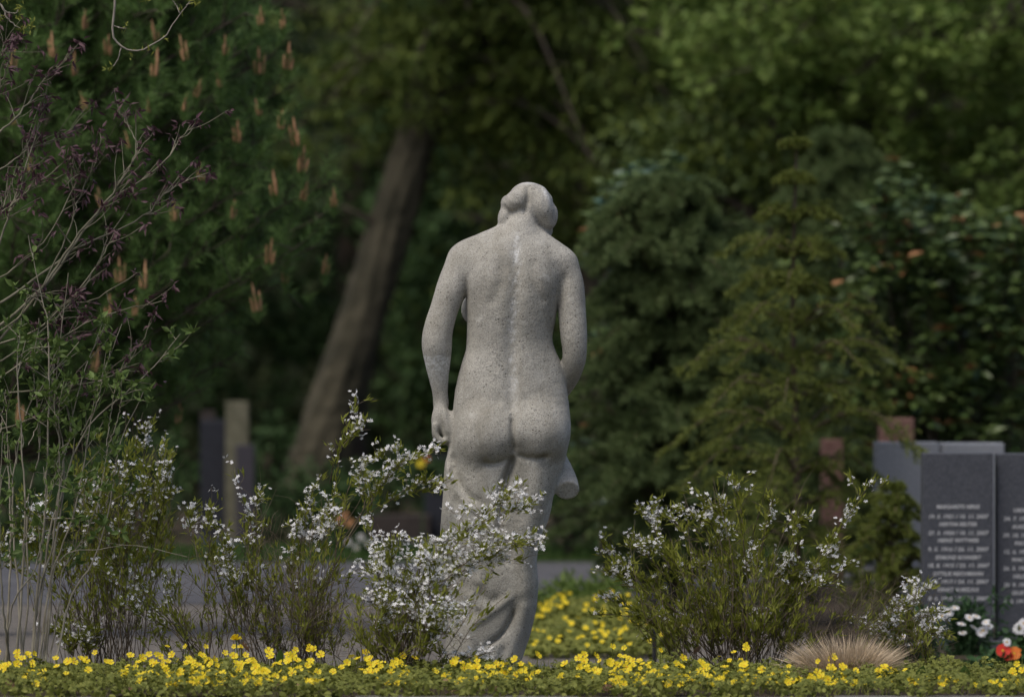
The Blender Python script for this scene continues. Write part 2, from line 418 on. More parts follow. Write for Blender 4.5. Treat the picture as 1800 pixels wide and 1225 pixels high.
# light green broadleaf boughs, upper right
def broadleaf():
    d = 35.0
    rr = rng_(51)
    root = thing('broadleaf_tree', 'broadleaf tree with fresh light green spring leaves at the upper right', 'tree', at(1960, d))
    tr = MB(); ax = catmull([at(1960, d), P(1940, 500, d), P(1930, 0, d), P(1900, -500, d)], 16); tube(tr, ax, np.linspace(.16, .05, 16), 10); tr.build('trunk', M['bark_dark'], root)
    lb, fb = MB(), MB()
    limbs = [[(1935, 60), (1800, 150), (1700, 250), (1560, 300)], [(1930, -60), (1700, -20), (1500, 135), (1380, 190)], [(1925, -200), (1600, -120), (1380, -10), (1260, 90)],
             [(1935, 100), (1790, 170), (1730, 290), (1640, 330)], [(1930, -120), (1750, 40), (1600, 110), (1480, 250)], [(1925, -260), (1700, -180), (1450, 20), (1330, 120)],
             [(1935, 20), (1830, 60), (1740, 120), (1600, 210)], [(1935, 130), (1850, 230), (1800, 300), (1720, 360)], [(1925, -240), (1720, -100), (1520, 40), (1400, 60)], [(1930, -150), (1500, -130), (1250, -60), (1160, 60)], [(1930,-40),(1820,10),(1690,70),(1620,60)],[(1930,60),(1870,120),(1790,220),(1760,260)]]
    for l in limbs:
        dd = d + rr.uniform(-1.0, .9)
        br = catmull([P(a, b, dd + rr.uniform(-.2, .2)) for a, b in l], 14)
        tube(lb, br, np.linspace(.035, .005, 14), 5)
        for q in range(4, 14):
            for s in range(5):
                e = br[q] + rr.normal(0, 1, 3) * [.17, .22, .12]
                tube(lb, np.array([br[q], (br[q] + e) / 2 + [0, 0, .03], e]), [.006, .004, .002], 3)
                clump_leaves(fb, rr, e, .085, 16, .075, 'broad', 0, .7, .8)
    for k in range(330):
        u = rr.uniform(0, 1); px = 1180 + 720 * u; py = rr.uniform(-150, 130 + 230 * u)
        clump_leaves(fb, rr, P(px, py, d + rr.uniform(-.6, 1.4)), .09, 15, .07, 'broad', 0, .7, .8)
    lb.build('limbs', M['bark_dark'], root, kind='stuff'); fb.build('crown', M['beech'], root, smooth=False, kind='stuff')
broadleaf()

# conifers in the middle distance
def needle_shoot(mb, rng, base, dirv, L, nn, nl, nw, m=0, tip=0.15):
    """a shoot set round with needles"""
    t = rng.uniform(0.05, 1, nn)
    p = base + dirv * L * t[:, None]
    side = nrm(np.cross(dirv, rng.normal(0, 1, (nn, 3))))
    dr = nrm(side + dirv * rng.uniform(.5, 1.1, nn)[:, None])
    R = frames(dr, rng.uniform(0, 6.28, nn))
    s = nl * rng.uniform(.7, 1.15, nn)
    inst(mb, NEEDLE_V, NEEDLE_F, p, R, np.stack([np.full(nn, nw), np.full(nn, nw), s], 1), m)

def pine():
    d = 24.9
    rr = rng_(61)
    base = at(-40, d)
    root = thing('pine_tree', 'dense green pine with upright orange-brown candles at the left', 'tree', base)
    ax = catmull([base, P(-30, 700, d), P(-10, 300, d), P(20, -200, d), P(40, -520, d)], 30)
    tb = MB(); tube(tb, ax, np.linspace(.07, .02, 30), 9); tb.build('trunk', M['bark_dark'], root)
    lb, nb = MB(), MB(); tips = []
    def reach(py, az):
        r = np.interp(py, [-520, -300, 60, 200, 350, 460, 560, 640, 720, 780], [180, 330, 470, 480, 545, 590, 560, 480, 380, 180]) * d / FPX
        return r
    for py in np.arange(-480, 760, 30):
        i = np.argmin(np.abs(ax[:, 2] - P(0, py, d)[2])); o_ = ax[i]
        n = 14
        for k in range(n):
            az = 2 * np.pi * (k + rr.uniform(-.35, .35)) / n
            if np.cos(az) < -.25: continue
            if np.sin(az) > .75: continue          # the far side is never seen and would only cost time
            R_ = reach(py - 30, az) * rr.uniform(.72, 1.04)
            dv = np.array([np.cos(az), np.sin(az) * .6, 0])
            end = o_ + dv * R_ + [0, 0, .16 * R_ + .05]
            br = catmull([o_ - [0, 0, .12], o_ + dv * R_ * .5 + [0, 0, -.04 * R_], end], 12)
            tube(lb, br, np.linspace(.013, .003, 12), 5)
            for q in range(3, 12):
                for s in range(3 if q < 11 else 2):
                    t_ = nrm(br[min(q + 1, 11)] - br[q - 1])
                    sd = nrm(t_ * .6 + rr.normal(0, .55, 3) + [0, 0, .45])
                    Ls = rr.uniform(.07, .16)
                    e = br[q] + sd * Ls
                    tube(lb, np.array([br[q], e]), [.004, .0025], 3)
                    d2 = nrm(sd + [0, 0, .5])
                    needle_shoot(nb, rr, br[q] + sd * Ls * .3, d2, .13, 60, .066, .0036)
                    if q >= 8: tips.append((e + d2 * .06, d2))
    lb.build('limbs', M['bark_dark'], root, kind='stuff'); nb.build('needles', M['needle_pine'], root, smooth=False, kind='stuff')
    # candles: bundles of upright spindles
    cm = MB()
    for (ox, oy, h) in ((0, 0, .105), (.011, .004, .075), (-.011, .003, .055), (.004, -.010, .045)):
        z = np.linspace(0, h, 6)
        tube(cm, np.stack([ox * (1 + z * 6), np.full(6, oy) * (1 + z * 6), z], 1), np.array([.0035, .0050, .0050, .0046, .0038, .0016]), 6)
    me = cm.mesh('candle', M['candle'])
    spots = [(152, 40, 25.6), (183, 78, 25.5), (320, 88, 25.4), (272, 55, 25.5), (383, 70, 25.3), (447, 15, 25.3), (487, 22, 25.3), (440, 100, 25.3), (492, 92, 25.3), (513, 235, 25.4), (485, 205, 25.4), (447, 180, 25.4), (520, 280, 25.3), (521, 330, 25.3), (473, 322, 25.3), (578, 342, 25.4),
             (557, 462, 25.3), (198, 480, 25.3), (398, 366, 25.2), (258, 180, 25.3), (25, 108, 25.5), (128, 118, 25.5), (98, 90, 25.6), (22, 205, 25.4), (152, 180, 25.5), (272, 120, 25.5), (336, 150, 25.4), (322, 180, 25.4), (376, 132, 25.4), (227, 245, 25.5), (407, 228, 25.4), (440, 532, 25.3), (487, 480, 25.3), (462, 446, 25.3), (246, 492, 25.3), (225, 540, 25.3), (178, 540, 25.3), (152, 640, 25.3), (300, 372, 25.3), (348, 300, 25.3), (290, 735, 25.4), (35, 735, 25.4), (50, 290, 25.4), (175, 350, 25.4)]
    T_ = np.array([t[0] for t in tips])
    for k, (px, py, dd) in enumerate(spots):
        o = bpy.data.objects.new('candle', me); COL.objects.link(o); o.parent = root
        q = P(px, py + 14, dd - 1.4)
        cand = T_[np.hypot(T_[:, 0] - q[0], T_[:, 2] - q[2]) < .11]
        if len(cand): q[1] = cand[:, 1].min() - .03
        o.location = Vector(q) - root.location
        o.rotation_euler = (rr.normal(0, .16), rr.normal(0, .16), rr.uniform(0, 6.28))
        s = rr.uniform(.6, 1.2); o.scale = (s * rr.uniform(1, 1.4), s * rr.uniform(1, 1.4), s)
        needle_shoot(nb2, rr, q - np.array([0, 0, .06]), np.array([0, 0, 1.0]), .12, 130, .062, .0036)
    nb2.build('candle_needles', M['needle_pine'], root, smooth=False, kind='stuff')
nb2 = MB()
pine()

def layered_conifer(name, label, px, d, py_top, py_low, half_w, m, seed, step, droop, nn, nl, nw, mat_trunk, tr, per=10, up=0.1, sub=4, group=None, prof=(.10, .48, .95, 1.0, .8)):
    rr = rng_(seed)
    base = at(px, d); top = P(px, py_top, d)
    root = thing(name, label, 'tree', base, group)
    ax = np.linspace(base, top, 30) + np.stack([.01 * np.sin(np.linspace(0, 7, 30)), np.zeros(30), np.zeros(30)], 1)
    tb = MB(); tube(tb, ax, np.linspace(tr, .006, 30), 8); tb.build('trunk', mat_trunk, root)
    lb, nb = MB(), MB()
    for py in np.arange(py_top + 12, py_low, step):
        f = (py - py_top) / (py_low - py_top)
        o_ = P(px, py, d)
        R0 = np.interp(f, [0, .25, .6, .85, 1], prof) * half_w * d / FPX
        for k in range(per):
            az = 2 * np.pi * (k + rr.uniform(-.4, .4)) / per
            R_ = R0 * rr.uniform(.45, 1.12)
            dv = np.array([np.cos(az), np.sin(az), 0])
            end = o_ + dv * R_ + [0, 0, (up - droop * f) * R_]
            br = catmull([o_, o_ + dv * R_ * .55 + [0, 0, (.18 + up - droop * f * .4) * R_], end], 9)
            tube(lb, br, np.linspace(.008, .002, 9), 4)
            needle_shoot(nb, rr, br[6], nrm(br[8] - br[6]), np.linalg.norm(br[8] - br[6]) * 1.15, nn, nl, nw)
            for q in range(1, 9):
                needle_shoot(nb, rr, br[q - 1], nrm(br[q] - br[q - 1]), np.linalg.norm(br[q] - br[q - 1]), nn // 2, nl, nw)
                for s in range(sub):
                    t_ = nrm(br[q] - br[q - 1])
                    sd = nrm(t_ * .55 + np.cross(t_, [0, 0, 1]) * rr.choice([-1, 1]) * rr.uniform(.4, 1) + [0, 0, rr.uniform(-.45, .2)])
                    Ls = R_ * rr.uniform(.18, .40) * (1.15 - q / 12)
                    needle_shoot(nb, rr, br[q], sd, Ls, nn, nl, nw)
    needle_shoot(nb, rr, P(px, py_top + 40, d), np.array([0, 0, 1.0]), 50 * d / FPX, nn * 2, nl, nw)
    lb.build('limbs', M['twig_brown'], root, kind='stuff')
    nb.build('needles', m, root, smooth=False, kind='stuff')
    return root
layered_conifer('young_spruce', 'young yellow-green spruce with drooping layered branches right of the statue', 1398, 25.6, 245, 1040, 245, M['spruce'], 71, 64, .26, 28, .024, .005, M['twig_brown'], .022, per=8, sub=4)
layered_conifer('grey_pine_bush', 'soft grey-green conifer between the statue and the young spruce', 1185, 28.0, 345, 1040, 215, M['greypine'], 72, 40, -.15, 30, .042, .006, M['bark_dark'], .03, per=13, up=.3, sub=5, prof=(.35, .85, 1.0, 1.0, 1.0))

layered_conifer('dwarf_conifer', 'loose low dark conifer in front of the plain blue-grey headstone', 1572, 24.9, 850, 1110, 80, M['spruce'], 73, 30, .2, 20, .022, .005, M['twig_brown'], .012, per=9, sub=3, up=.35, prof=(.2, .7, 1.0, 1.0, .9))
layered_conifer('grey_pine_bush', 'darker grey-green conifer standing far behind the top of the young spruce', 1480, 33.0, 250, 1000, 170, M['greypine'], 74, 44, -.1, 24, .045, .008, M['bark_dark'], .03, per=12, up=.3, sub=4, prof=(.3, .8, 1.0, 1.0, .9))

leafy_tree('evergreen_tree', 'mid-green evergreen tree filling the gaps between young spruce and laurel', at(1380, 35), 4.2, (0, 0), (C(1370, 480, 35), (1.15, .5, 1.5)), 120, .26, 120, .075, [M['yew'], (50, M['greypine'])], M['bark_dark'], 75, .1, droop=.5, group='dark evergreens at the back')

# glossy evergreen shrubs
def glossy_shrub(label, px, d, blobs, seed, nblue, nred, leaf=.095, per=24):
    rr = rng_(seed)
    base = at(px, d)
    root = thing('laurel_shrub', label, 'shrub', base)
    lb, fb = MB(), MB()
    for (cx, cy, rx, ry, n) in blobs:
        for k in range(n):
            u = rr.normal(0, .5, 2)
            c = P(cx + u[0] * rx, cy + u[1] * ry, d + rr.uniform(-.5, .6))
            if k % 5 == 0: tube(lb, catmull([base + [rr.normal(0, .1), 0.2, 0], (base + c) / 2 + rr.normal(0, .1, 3), c], 7), np.linspace(.014, .003, 7), 4)
            # a whorl of leaves at the shoot tip
            az = np.linspace(0, 6.28, per // 3, endpoint=False) + rr.uniform(0, 1)
            for tier in range(3):
                dv = np.stack([np.cos(az + tier), np.sin(az + tier), np.full(len(az), .35 - .35 * tier)], 1)
                pos = c - np.array([0, 0, .03 * tier]) + rr.normal(0, .01, (len(az), 3))
                Rm = leaf_frames(dv, rr, 1.2)
                s = leaf * rr.uniform(.7, 1.2, len(az))
                w = rr.uniform(0, 1, len(az)) * .5 + rr.uniform(0, 1) * .5      # colours run in twigs, with odd single leaves
                for mi_, sel in ((1, w < nblue), (2, w > 1 - nred), (0, (w >= nblue) & (w <= 1 - nred))):
                    if sel.any(): inst(fb, BROAD_V, BROAD_F, pos[sel], Rm[sel], np.stack([s * .55, s * .55, s], 1)[sel], mi_)
    lb.build('stems', M['bark_dark'], root, kind='stuff')
    fb.build('foliage', [M['rhodo'], M['rhodo_blue'], M['autumn']], root, smooth=False, kind='stuff')
glossy_shrub('laurel with bluish glossy leaves and a few orange ones, behind the statue shoulder', 1110, 29.2, [(1105, 390, 60, 95, 44), (1160, 335, 60, 45, 24), (1080, 560, 60, 120, 30), (1110, 800, 80, 120, 30)], 81, .40, .12)
glossy_shrub('large dark laurel with scattered withered orange leaves, behind the right headstones', 1660, 30.0, [(1640, 480, 180, 130, 110), (1740, 640, 130, 120, 100), (1560, 380, 90, 60, 24), (1640, 700, 140, 90, 70), (1780, 420, 60, 90, 24), (1500, 600, 80, 150, 24)], 82, .06, .15)
# ================================================================== the statue
# carved figure: a distance field in units of 1/506 m (x to the right, w downward, v away from the viewer), then a surface net
def build_statue():
    S = CAM_D / FPX
    step = 2.5
    xs = np.arange(728, 1048, step, dtype=np.float32); ws = np.arange(306, 1190, step, dtype=np.float32); vs = np.arange(-92, 122, step, dtype=np.float32)
    X = xs[:, None, None]; Wd = ws[None, :, None]; V = vs[None, None, :]
    T = np.array([  # w, left, right, back, front, squareness
        (392, 884, 944, 2, 62, 2.0), (400, 868, 956, -6, 66, 2.0), (410, 838, 962, -17, 72, 2.0), (425, 814, 982, -30, 78, 2.1), (450, 804, 996, -43, 82, 2.2),
        (490, 810, 992, -53, 82, 2.3), (520, 818, 985, -55, 78, 2.3), (560, 820.5, 977, -51, 70, 2.25), (596, 820.5, 969.5, -45, 60, 2.2), (616, 819, 976, -43, 58, 2.2),
        (634, 812.7, 985, -43, 58, 2.2), (661, 805, 993, -45, 60, 2.2), (693, 799, 998.5, -49, 60, 2.2), (717, 796, 1001, -52, 60, 2.2), (740, 795, 1003, -53, 60, 2.25), (766, 793, 1002, -52, 60, 2.3),
        (791, 787, 998, -48, 60, 2.3), (813, 783, 993, -44, 60, 2.3), (844, 781, 982, -43, 60, 2.3), (874, 779.5, 971, -43, 60, 2.3), (922, 772.5, 958, -44, 60, 2.3),
        (962, 772, 946, -44, 58, 2.3), (992, 777, 942, -43, 57, 2.4), (1025, 785, 945, -43, 57, 2.4), (1065, 790, 941, -43, 58, 2.4), (1111, 784, 931, -44, 60, 2.4),
        (1151, 780, 918, -45, 62, 2.4), (1200, 776, 900, -46, 64, 2.4)], float)
    def col(k):
        a = np.interp(ws, T[:, 0], T[:, k])
        ker = np.exp(-(np.arange(-7, 8) / 3.4) ** 2); ker /= ker.sum()
        return np.convolve(np.pad(a, 7, mode='edge'), ker, 'valid').astype(np.float32)[None, :, None]
    xl, xr, vb, vf, pw = (col(k) for k in range(1, 6))
    cx, hw, cv, hd = (xl + xr) / 2, (xr - xl) / 2, (vb + vf) / 2, (vf - vb) / 2
    q = (np.abs((X - cx) / hw) ** pw + np.abs((V - cv) / hd) ** pw) ** (1 / pw)
    F = (q - 1) * np.minimum(hw, hd) * 0.92
    F = np.maximum(F, 394 - Wd).astype(np.float32)       # the shoulders close at the neck
    back = 1 / (1 + np.exp((V - 5) / 7))                 # 1 on the side we see

    def smin(a, b, k):
        h = np.clip(0.5 + 0.5 * (b - a) / k, 0, 1)
        return b + (a - b) * h - k * h * (1 - h)
    def box(lo, hi, pad):
        i0, i1 = np.searchsorted(xs, lo[0] - pad), np.searchsorted(xs, hi[0] + pad)
        j0, j1 = np.searchsorted(ws, lo[1] - pad), np.searchsorted(ws, hi[1] + pad)
        k0, k1 = np.searchsorted(vs, lo[2] - pad), np.searchsorted(vs, hi[2] + pad)
        return slice(i0, i1), slice(j0, j1), slice(k0, k1)
    def uni(fn, lo, hi, k):
        b = box(lo, hi, 22)
        x, w, v = X[b[0]], Wd[:, b[1]], V[:, :, b[2]]
        kk = k(w, x) if callable(k) else k
        F[b] = smin(F[b], fn(x, w, v), kk)
    def ell(c, r, k=8, tilt=0.0):       # tilt turns it in the picture plane (radians, clockwise)
        ct, st = math.cos(tilt), math.sin(tilt)
        R = max(r)
        def fn(x, w, v):
            dx, dw, dv = x - c[0], w - c[1], v - c[2]
            a, b = dx * ct + dw * st, -dx * st + dw * ct
            k0 = np.sqrt((a / r[0]) ** 2 + (b / r[1]) ** 2 + (dv / r[2]) ** 2)
            k1 = np.sqrt((a / r[0] ** 2) ** 2 + (b / r[1] ** 2) ** 2 + (dv / r[2] ** 2) ** 2) + 1e-6
            return k0 * (k0 - 1) / k1
        uni(fn, [ci - R for ci in c], [ci + R for ci in c], k)
    def limb(pts, k=8, cut=None):
        pts = list(catmull(np.array(pts, float), 4 * len(pts)))
        lo = np.min([p[:3] - p[3] for p in pts], 0); hi = np.max([p[:3] + p[3] for p in pts], 0)
        def fn(x, w, v):
            best = None
            for a, b in zip(pts[:-1], pts[1:]):
                d = b[:3] - a[:3]
                t = np.clip(((x - a[0]) * d[0] + (w - a[1]) * d[1] + (v - a[2]) * d[2]) / (d @ d), 0, 1)
                f = np.sqrt((x - a[0] - t * d[0]) ** 2 + (w - a[1] - t * d[1]) ** 2 + (v - a[2] - t * d[2]) ** 2) - (a[3] + t * (b[3] - a[3]))
                best = f if best is None else np.minimum(best, f)
            if cut is not None:
                c, n = np.array(cut[0], float), nrm(np.array(cut[1], float))
                pl = (x - c[0]) * n[0] + (w - c[1]) * n[1] + (v - c[2]) * n[2]
                best = -smin(-best, -pl, 2)
            return best
        uni(fn, lo, hi, k)
    def dist_line(pts):
        """distance to and position along a line drawn on the back (x, w)"""
        x, w = X[:, :, 0], Wd[:, :, 0]
        best = np.full((len(xs), len(ws)), 1e9); al = np.zeros_like(best)
        pts = catmull(pts, 24)
        n = len(pts) - 1
        for i in range(n):
            a, d = pts[i], pts[i + 1] - pts[i]
            t = np.clip(((x - a[0]) * d[0] + (w - a[1]) * d[1]) / (d @ d + 1e-9), 0, 1)
            e = np.hypot(x - a[0] - t * d[0], w - a[1] - t * d[1])
            m = e < best
            best = np.where(m, e, best); al = np.where(m, (i + t) / n, al)
        return best, al
    def carve(pts, amp, wid, fade=0.18):      # amp > 0 raises, < 0 cuts
        e, al = dist_line(pts)
        f = np.clip(np.minimum(al, 1 - al) / fade, 0, 1)
        prof = amp * np.exp(-(e / wid) ** 2) * (0.15 + 0.85 * f * f * (3 - 2 * f))
        np.subtract(F, (prof[:, :, None] * back).astype(np.float32), out=F)
    def bump(c, s, amp):
        g = amp * np.exp(-((X - c[0]) / s[0]) ** 2 - ((Wd - c[1]) / s[1]) ** 2)
        np.subtract(F, (g * back).astype(np.float32), out=F)

    # back muscles and spine
    bump((862, 470), (28, 46), 3.5); bump((954, 468), (28, 44), 3.5)
    bump((868, 640), (22, 60), 2); bump((930, 640), (22, 55), 2)
    carve([(907, 415), (909, 470), (905, 530), (900, 600), (900, 690), (900, 735)], -5.0, 12, 0.1)
    carve([(884, 452), (882, 490), (872, 520), (852, 540)], -2.5, 9)
    carve([(932, 452), (936, 490), (946, 520), (962, 535)], -2.5, 9)
    bump((874, 706), (9, 9), -2.5); bump((928, 704), (9, 9), -2.5)
    # seat
    kl = lambda w, x: 7 + 24 * np.maximum(1 / (1 + np.exp((w - 786) / 6)), 1 / (1 + np.exp(np.clip((x - 840) / 6, -30, 30))))
    kr = lambda w, x: 7 + 24 * np.maximum(1 / (1 + np.exp((w - 778) / 6)), 1 / (1 + np.exp(np.clip((968 - x) / 6, -30, 30))))
    ell((858, 767, -34), (45, 46, 34), kl, 0.08); ell((945, 759, -34), (45, 44, 34), kr, -0.06)
    carve([(900, 722), (901, 750), (903, 780), (902, 800)], -8, 5, 0.3)
    carve([(848, 809), (860, 815), (878, 813), (896, 804)], -6.5, 4.5); carve([(905, 797), (922, 803), (944, 805), (966, 800)], -6.5, 4.5)
    # thighs under the cloth
    bump((944, 850), (24, 55), 9); bump((846, 846), (28, 40), 4)
    carve([(902, 796), (897, 820), (889, 845), (884, 870), (880, 925)], -24, 6.5, 0.15)
    carve([(797, 790), (802, 830), (822, 868), (850, 885)], -4, 7)
    # the cloth slung below the seat
    lw = np.interp(X, [770, 783, 790, 800, 812, 830, 860, 884, 920, 960, 1000], [770, 800, 828, 852, 871, 888, 900, 906, 908, 896, 868]).astype(np.float32)
    up_ = 1 / (1 + np.exp(-(Wd - lw) / 1.8))
    rim = np.exp(-((Wd - lw - 5) / 5) ** 2)
    fade_r = 1 / (1 + np.exp((X - 846) / 16)) * 0.85 + 0.15
    F -= ((3.6 * up_ + 1.6 * rim) * back * fade_r * np.clip((Wd - 800) / 25, 0, 1) / (1 + np.exp(-(X - 787) / 3))).astype(np.float32)
    for pts, a, wd in [
        ([(790, 800), (787, 850), (783, 920), (779, 990)], 2, 6), ([(802, 862), (800, 920), (793, 990)], -3, 7),
        ([(822, 888), (845, 925), (862, 970), (868, 1020)], -3, 12), ([(812, 884), (828, 930), (838, 985)], 2.5, 10), ([(880, 915), (886, 950), (894, 1000)], -4.5, 12),
        ([(925, 900), (920, 960), (922, 1020), (920, 1060)], 5, 16), ([(862, 960), (850, 1000), (838, 1030)], 3, 12),
        ([(826, 1096), (848, 1084), (876, 1064), (908, 1040)], 4.5, 8), ([(838, 1034), (858, 1054), (884, 1046)], -4, 9), ([(818, 1036), (842, 1062), (862, 1064)], 3, 9),
        ([(910, 1052), (900, 1085), (880, 1116), (850, 1137)], -2.5, 9), ([(904, 1066), (896, 1090), (878, 1116), (852, 1134)], -8, 4),
        ([(926, 1040), (920, 1090), (902, 1140), (890, 1180)], 7, 15), ([(806, 1050), (803, 1110), (800, 1178)], -3.5, 10), ([(824, 1085), (826, 1140), (822, 1185)], 3, 9),
        ([(842, 1128), (846, 1160), (850, 1188)], -3, 8), ([(866, 1142), (868, 1170), (868, 1190)], 3, 8), ([(886, 1130), (882, 1160), (880, 1190)], -3.5, 7)]:
        carve(pts, a, wd)
    fr = 1 - back
    F -= (fr * 3.0 * np.sin(X / 9.0 + np.sin(Wd / 60.0) * 2) * np.clip((Wd - 860) / 60, 0, 1)).astype(np.float32)
    # breasts (one shows past the ribs on the left)
    ell((839, 543, 60), (29, 30, 27), 12); ell((952, 540, 62), (27, 30, 27), 12)
    # left arm, hand gathering the cloth at the hip
    limb([(816, 460, 10, 29.5), (797, 500, 2, 28), (782, 540, -4, 24.8), (770, 582, -8, 26), (768, 606, -6, 26.5), (769, 630, 0, 23.5), (771, 663, 6, 17.5), (773.5, 690, 10, 13.8), (775, 709, 12, 14)], lambda w, x: 4 + 22 / (1 + np.exp((w - 486) / 9)))
    ell((773, 735, 6), (14.5, 29, 17), 6, 0.10); ell((790, 752, 4), (15, 30, 22), 6, -0.1)
    for i, (vv, ww) in enumerate([(-8, 0), (1, 3), (10, 4), (18, 1)]):
        limb([(765, 748 + ww, vv, 6.2), (766, 764 + ww, vv, 5.8), (777, 775 + ww - i, vv, 5.4), (787, 771 + ww, vv, 5)], 2.2)
    limb([(780, 724, -8, 6.5), (785, 742, -13, 6.2), (789, 757, -14, 5.4)], 2.5)
    # right arm, crossing to the front
    limb([(991, 468, 8, 26), (1001.5, 500, 2, 25), (1005, 540, -2, 24.5), (1008, 582, -6, 24), (1010, 616, -4, 21.5), (1008, 637, 6, 20.5), (998, 668, 34, 17.5), (975, 705, 70, 13.5), (962, 722, 84, 12)], lambda w, x: 4 + 22 / (1 + np.exp((w - 486) / 9)))
    ell((948, 738, 92), (17, 22, 11), 6, 0.4)
    for i in range(4):
        limb([(938 + i * 7, 748, 94, 5.5), (930 + i * 7, 765, 92, 5), (928 + i * 7, 776, 84, 4.6)], 2)
    limb([(958, 738, 84, 5.8), (966, 756, 78, 5)], 2)
    carve([(819, 530), (820, 512), (819, 490)], -1.5, 5); carve([(982, 550), (986, 525), (991, 500), (995, 478)], -2.5, 6)
    # gathered roll of cloth hanging from that hand
    limb([(958, 770, 78, 18), (978, 808, 54, 19), (994, 846, 22, 21), (999, 872, -6, 21)], 4, cut=((997, 865, 6), (0.10, 0.60, -0.79)))
    # neck and bowed head
    limb([(914, 424, 8, 32), (916, 400, 14, 26), (920, 376, 28, 24)], 9)
    limb([(880, 416, 10, 10), (850, 424, 6, 11), (822, 440, 6, 14)], 12); limb([(944, 420, 12, 10), (968, 432, 8, 11), (984, 448, 8, 13)], 12)
    ell((932, 360, 46), (43, 40, 46), 7, 0.25)
    ell((926, 342, 28), (27, 21, 28), 8, -0.05)
    ell((952, 359, 22), (22, 33, 27), 5, -0.36)          # hair drawn over the right
    ell((961, 374, 32), (20, 29, 27), 5, -0.15)
    ell((907, 353, 12), (22, 18.5, 19), 4, -0.35)          # knot of hair
    ell((891, 357, 26), (11, 14, 18), 5); ell((888, 382, 26), (13, 21, 22), 6, 0.12)
    ell((959, 399, 46), (12, 18, 20), 4, -0.35)             # cheek and jaw
    ell((944, 402, 74), (17, 16, 14), 8); ell((936, 388, 92), (5.5, 9, 8), 4); ell((920, 368, 80), (14, 9, 10), 8); ell((950, 368, 80), (14, 9, 10), 8)
    e, al = dist_line([(928, 332), (928, 348), (926, 360), (922, 372)])
    F[...] += (5.0 * np.exp(-(e / 3.6) ** 2)[:, :, None] / (1 + np.exp((V - 16) / 5))).astype(np.float32)
    for pts, a in [([(962, 328), (968, 345), (972, 362)], 2.2), ([(944, 326), (955, 342), (958, 366)], 1.4), ([(973, 352), (976, 372), (972, 390)], 2.4), ([(895, 344), (905, 350), (918, 352)], 1.2), ([(889, 352), (898, 361), (915, 363)], 1.2)]:
        e, al = dist_line(pts)
        F[...] += (a * np.exp(-(e / 2.6) ** 2)[:, :, None] * np.exp(-((V - 15) / 45) ** 2)).astype(np.float32)
    # the chisel's unevenness
    F += (0.2 * np.sin(X / 13 + np.sin(Wd / 17)) * np.sin(Wd / 15 + np.sin(V / 11 + X / 21)) + 0.18 * np.sin(X / 5.3 + Wd / 9) * np.sin(Wd / 6.1 - V / 7)).astype(np.float32)
    F = np.maximum(F, Wd - 1184)

    # surface net
    sg = F < 0
    c = [sg[i:sg.shape[0] - 1 + i, j:sg.shape[1] - 1 + j, k:sg.shape[2] - 1 + k] for i in (0, 1) for j in (0, 1) for k in (0, 1)]
    tot = sum(a.astype(np.int8) for a in c)
    act = np.argwhere((tot > 0) & (tot < 8))
    idx = np.full(tot.shape, -1, np.int64); idx[tuple(act.T)] = np.arange(len(act))
    off = np.array([(i, j, k) for i in (0, 1) for j in (0, 1) for k in (0, 1)])
    val = np.stack([F[tuple((act + o).T)] for o in off], 1)
    acc = np.zeros((len(act), 3)); cnt = np.zeros(len(act))
    for a in range(8):
        for b in range(a + 1, 8):
            if np.abs(off[a] - off[b]).sum() != 1: continue
            cr = (val[:, a] < 0) != (val[:, b] < 0)
            t = np.where(cr, val[:, a] / np.where(cr, val[:, a] - val[:, b], 1), 0)
            acc += np.where(cr[:, None], off[a] + t[:, None] * (off[b] - off[a]), 0); cnt += cr
    pos = (act + acc / cnt[:, None]) * step + [xs[0], ws[0], vs[0]]
    quads = []
    for ax in range(3):
        sh = [slice(1, -1)] * 3; sh[ax] = slice(0, -1)
        s0 = sg[tuple(sh)]
        sh2 = list(sh); sh2[ax] = slice(1, None)
        s1 = sg[tuple(sh2)]
        ed = np.argwhere(s0 != s1)
        base = ed + 1; base[:, ax] -= 1
        fl = s0[tuple(ed.T)]
        u, w_ = [a for a in range(3) if a != ax]
        q4 = []
        for du, dw in ((0, 0), (1, 0), (1, 1), (0, 1)):
            b2 = base.copy(); b2[:, u] -= du; b2[:, w_] -= dw
            q4.append(idx[tuple(b2.T)])
        q4 = np.stack(q4, 1)
        q4 = np.where((fl if ax != 1 else ~fl)[:, None], q4, q4[:, ::-1])
        quads.append(q4)
    quads = np.concatenate(quads)
    quads = quads[(quads >= 0).all(1)]
    # one light smoothing pass
    for lam in (0.5, 0.4):
        sm = np.zeros_like(pos); n = np.zeros(len(pos))
        for a, b in ((0, 1), (1, 2), (2, 3), (3, 0)):
            np.add.at(sm, quads[:, a], pos[quads[:, b]]); np.add.at(n, quads[:, a], 1)
        pos = pos * (1 - lam) + lam * sm / np.maximum(n, 1)[:, None]
    world = np.stack([(pos[:, 0] - 900) * S, pos[:, 2] * S, CAM_H - (pos[:, 1] - 612.5) * S], 1)

    root = thing('stone_statue', 'grey weathered stone statue of a draped nude woman with bowed head, seen from behind', 'statue', (0, 0, 0))
    mb = MB(); mb.add(world, quads[:, ::-1])
    fig = mb.build('carved_figure', stone_mat(), root)
    # lime run-off and repair patches, each with its own outline, plus a painted skylit rim
    x, w, v = pos.T
    sx = np.interp(w, [400, 417, 471, 520, 594, 617, 653, 690, 740], [909, 908, 909, 904.5, 899.6, 898, 902, 905, 903])
    wob = 1.2 * np.sin(w / 9.3) + 0.5 * np.sin(w / 2.9 + 1)
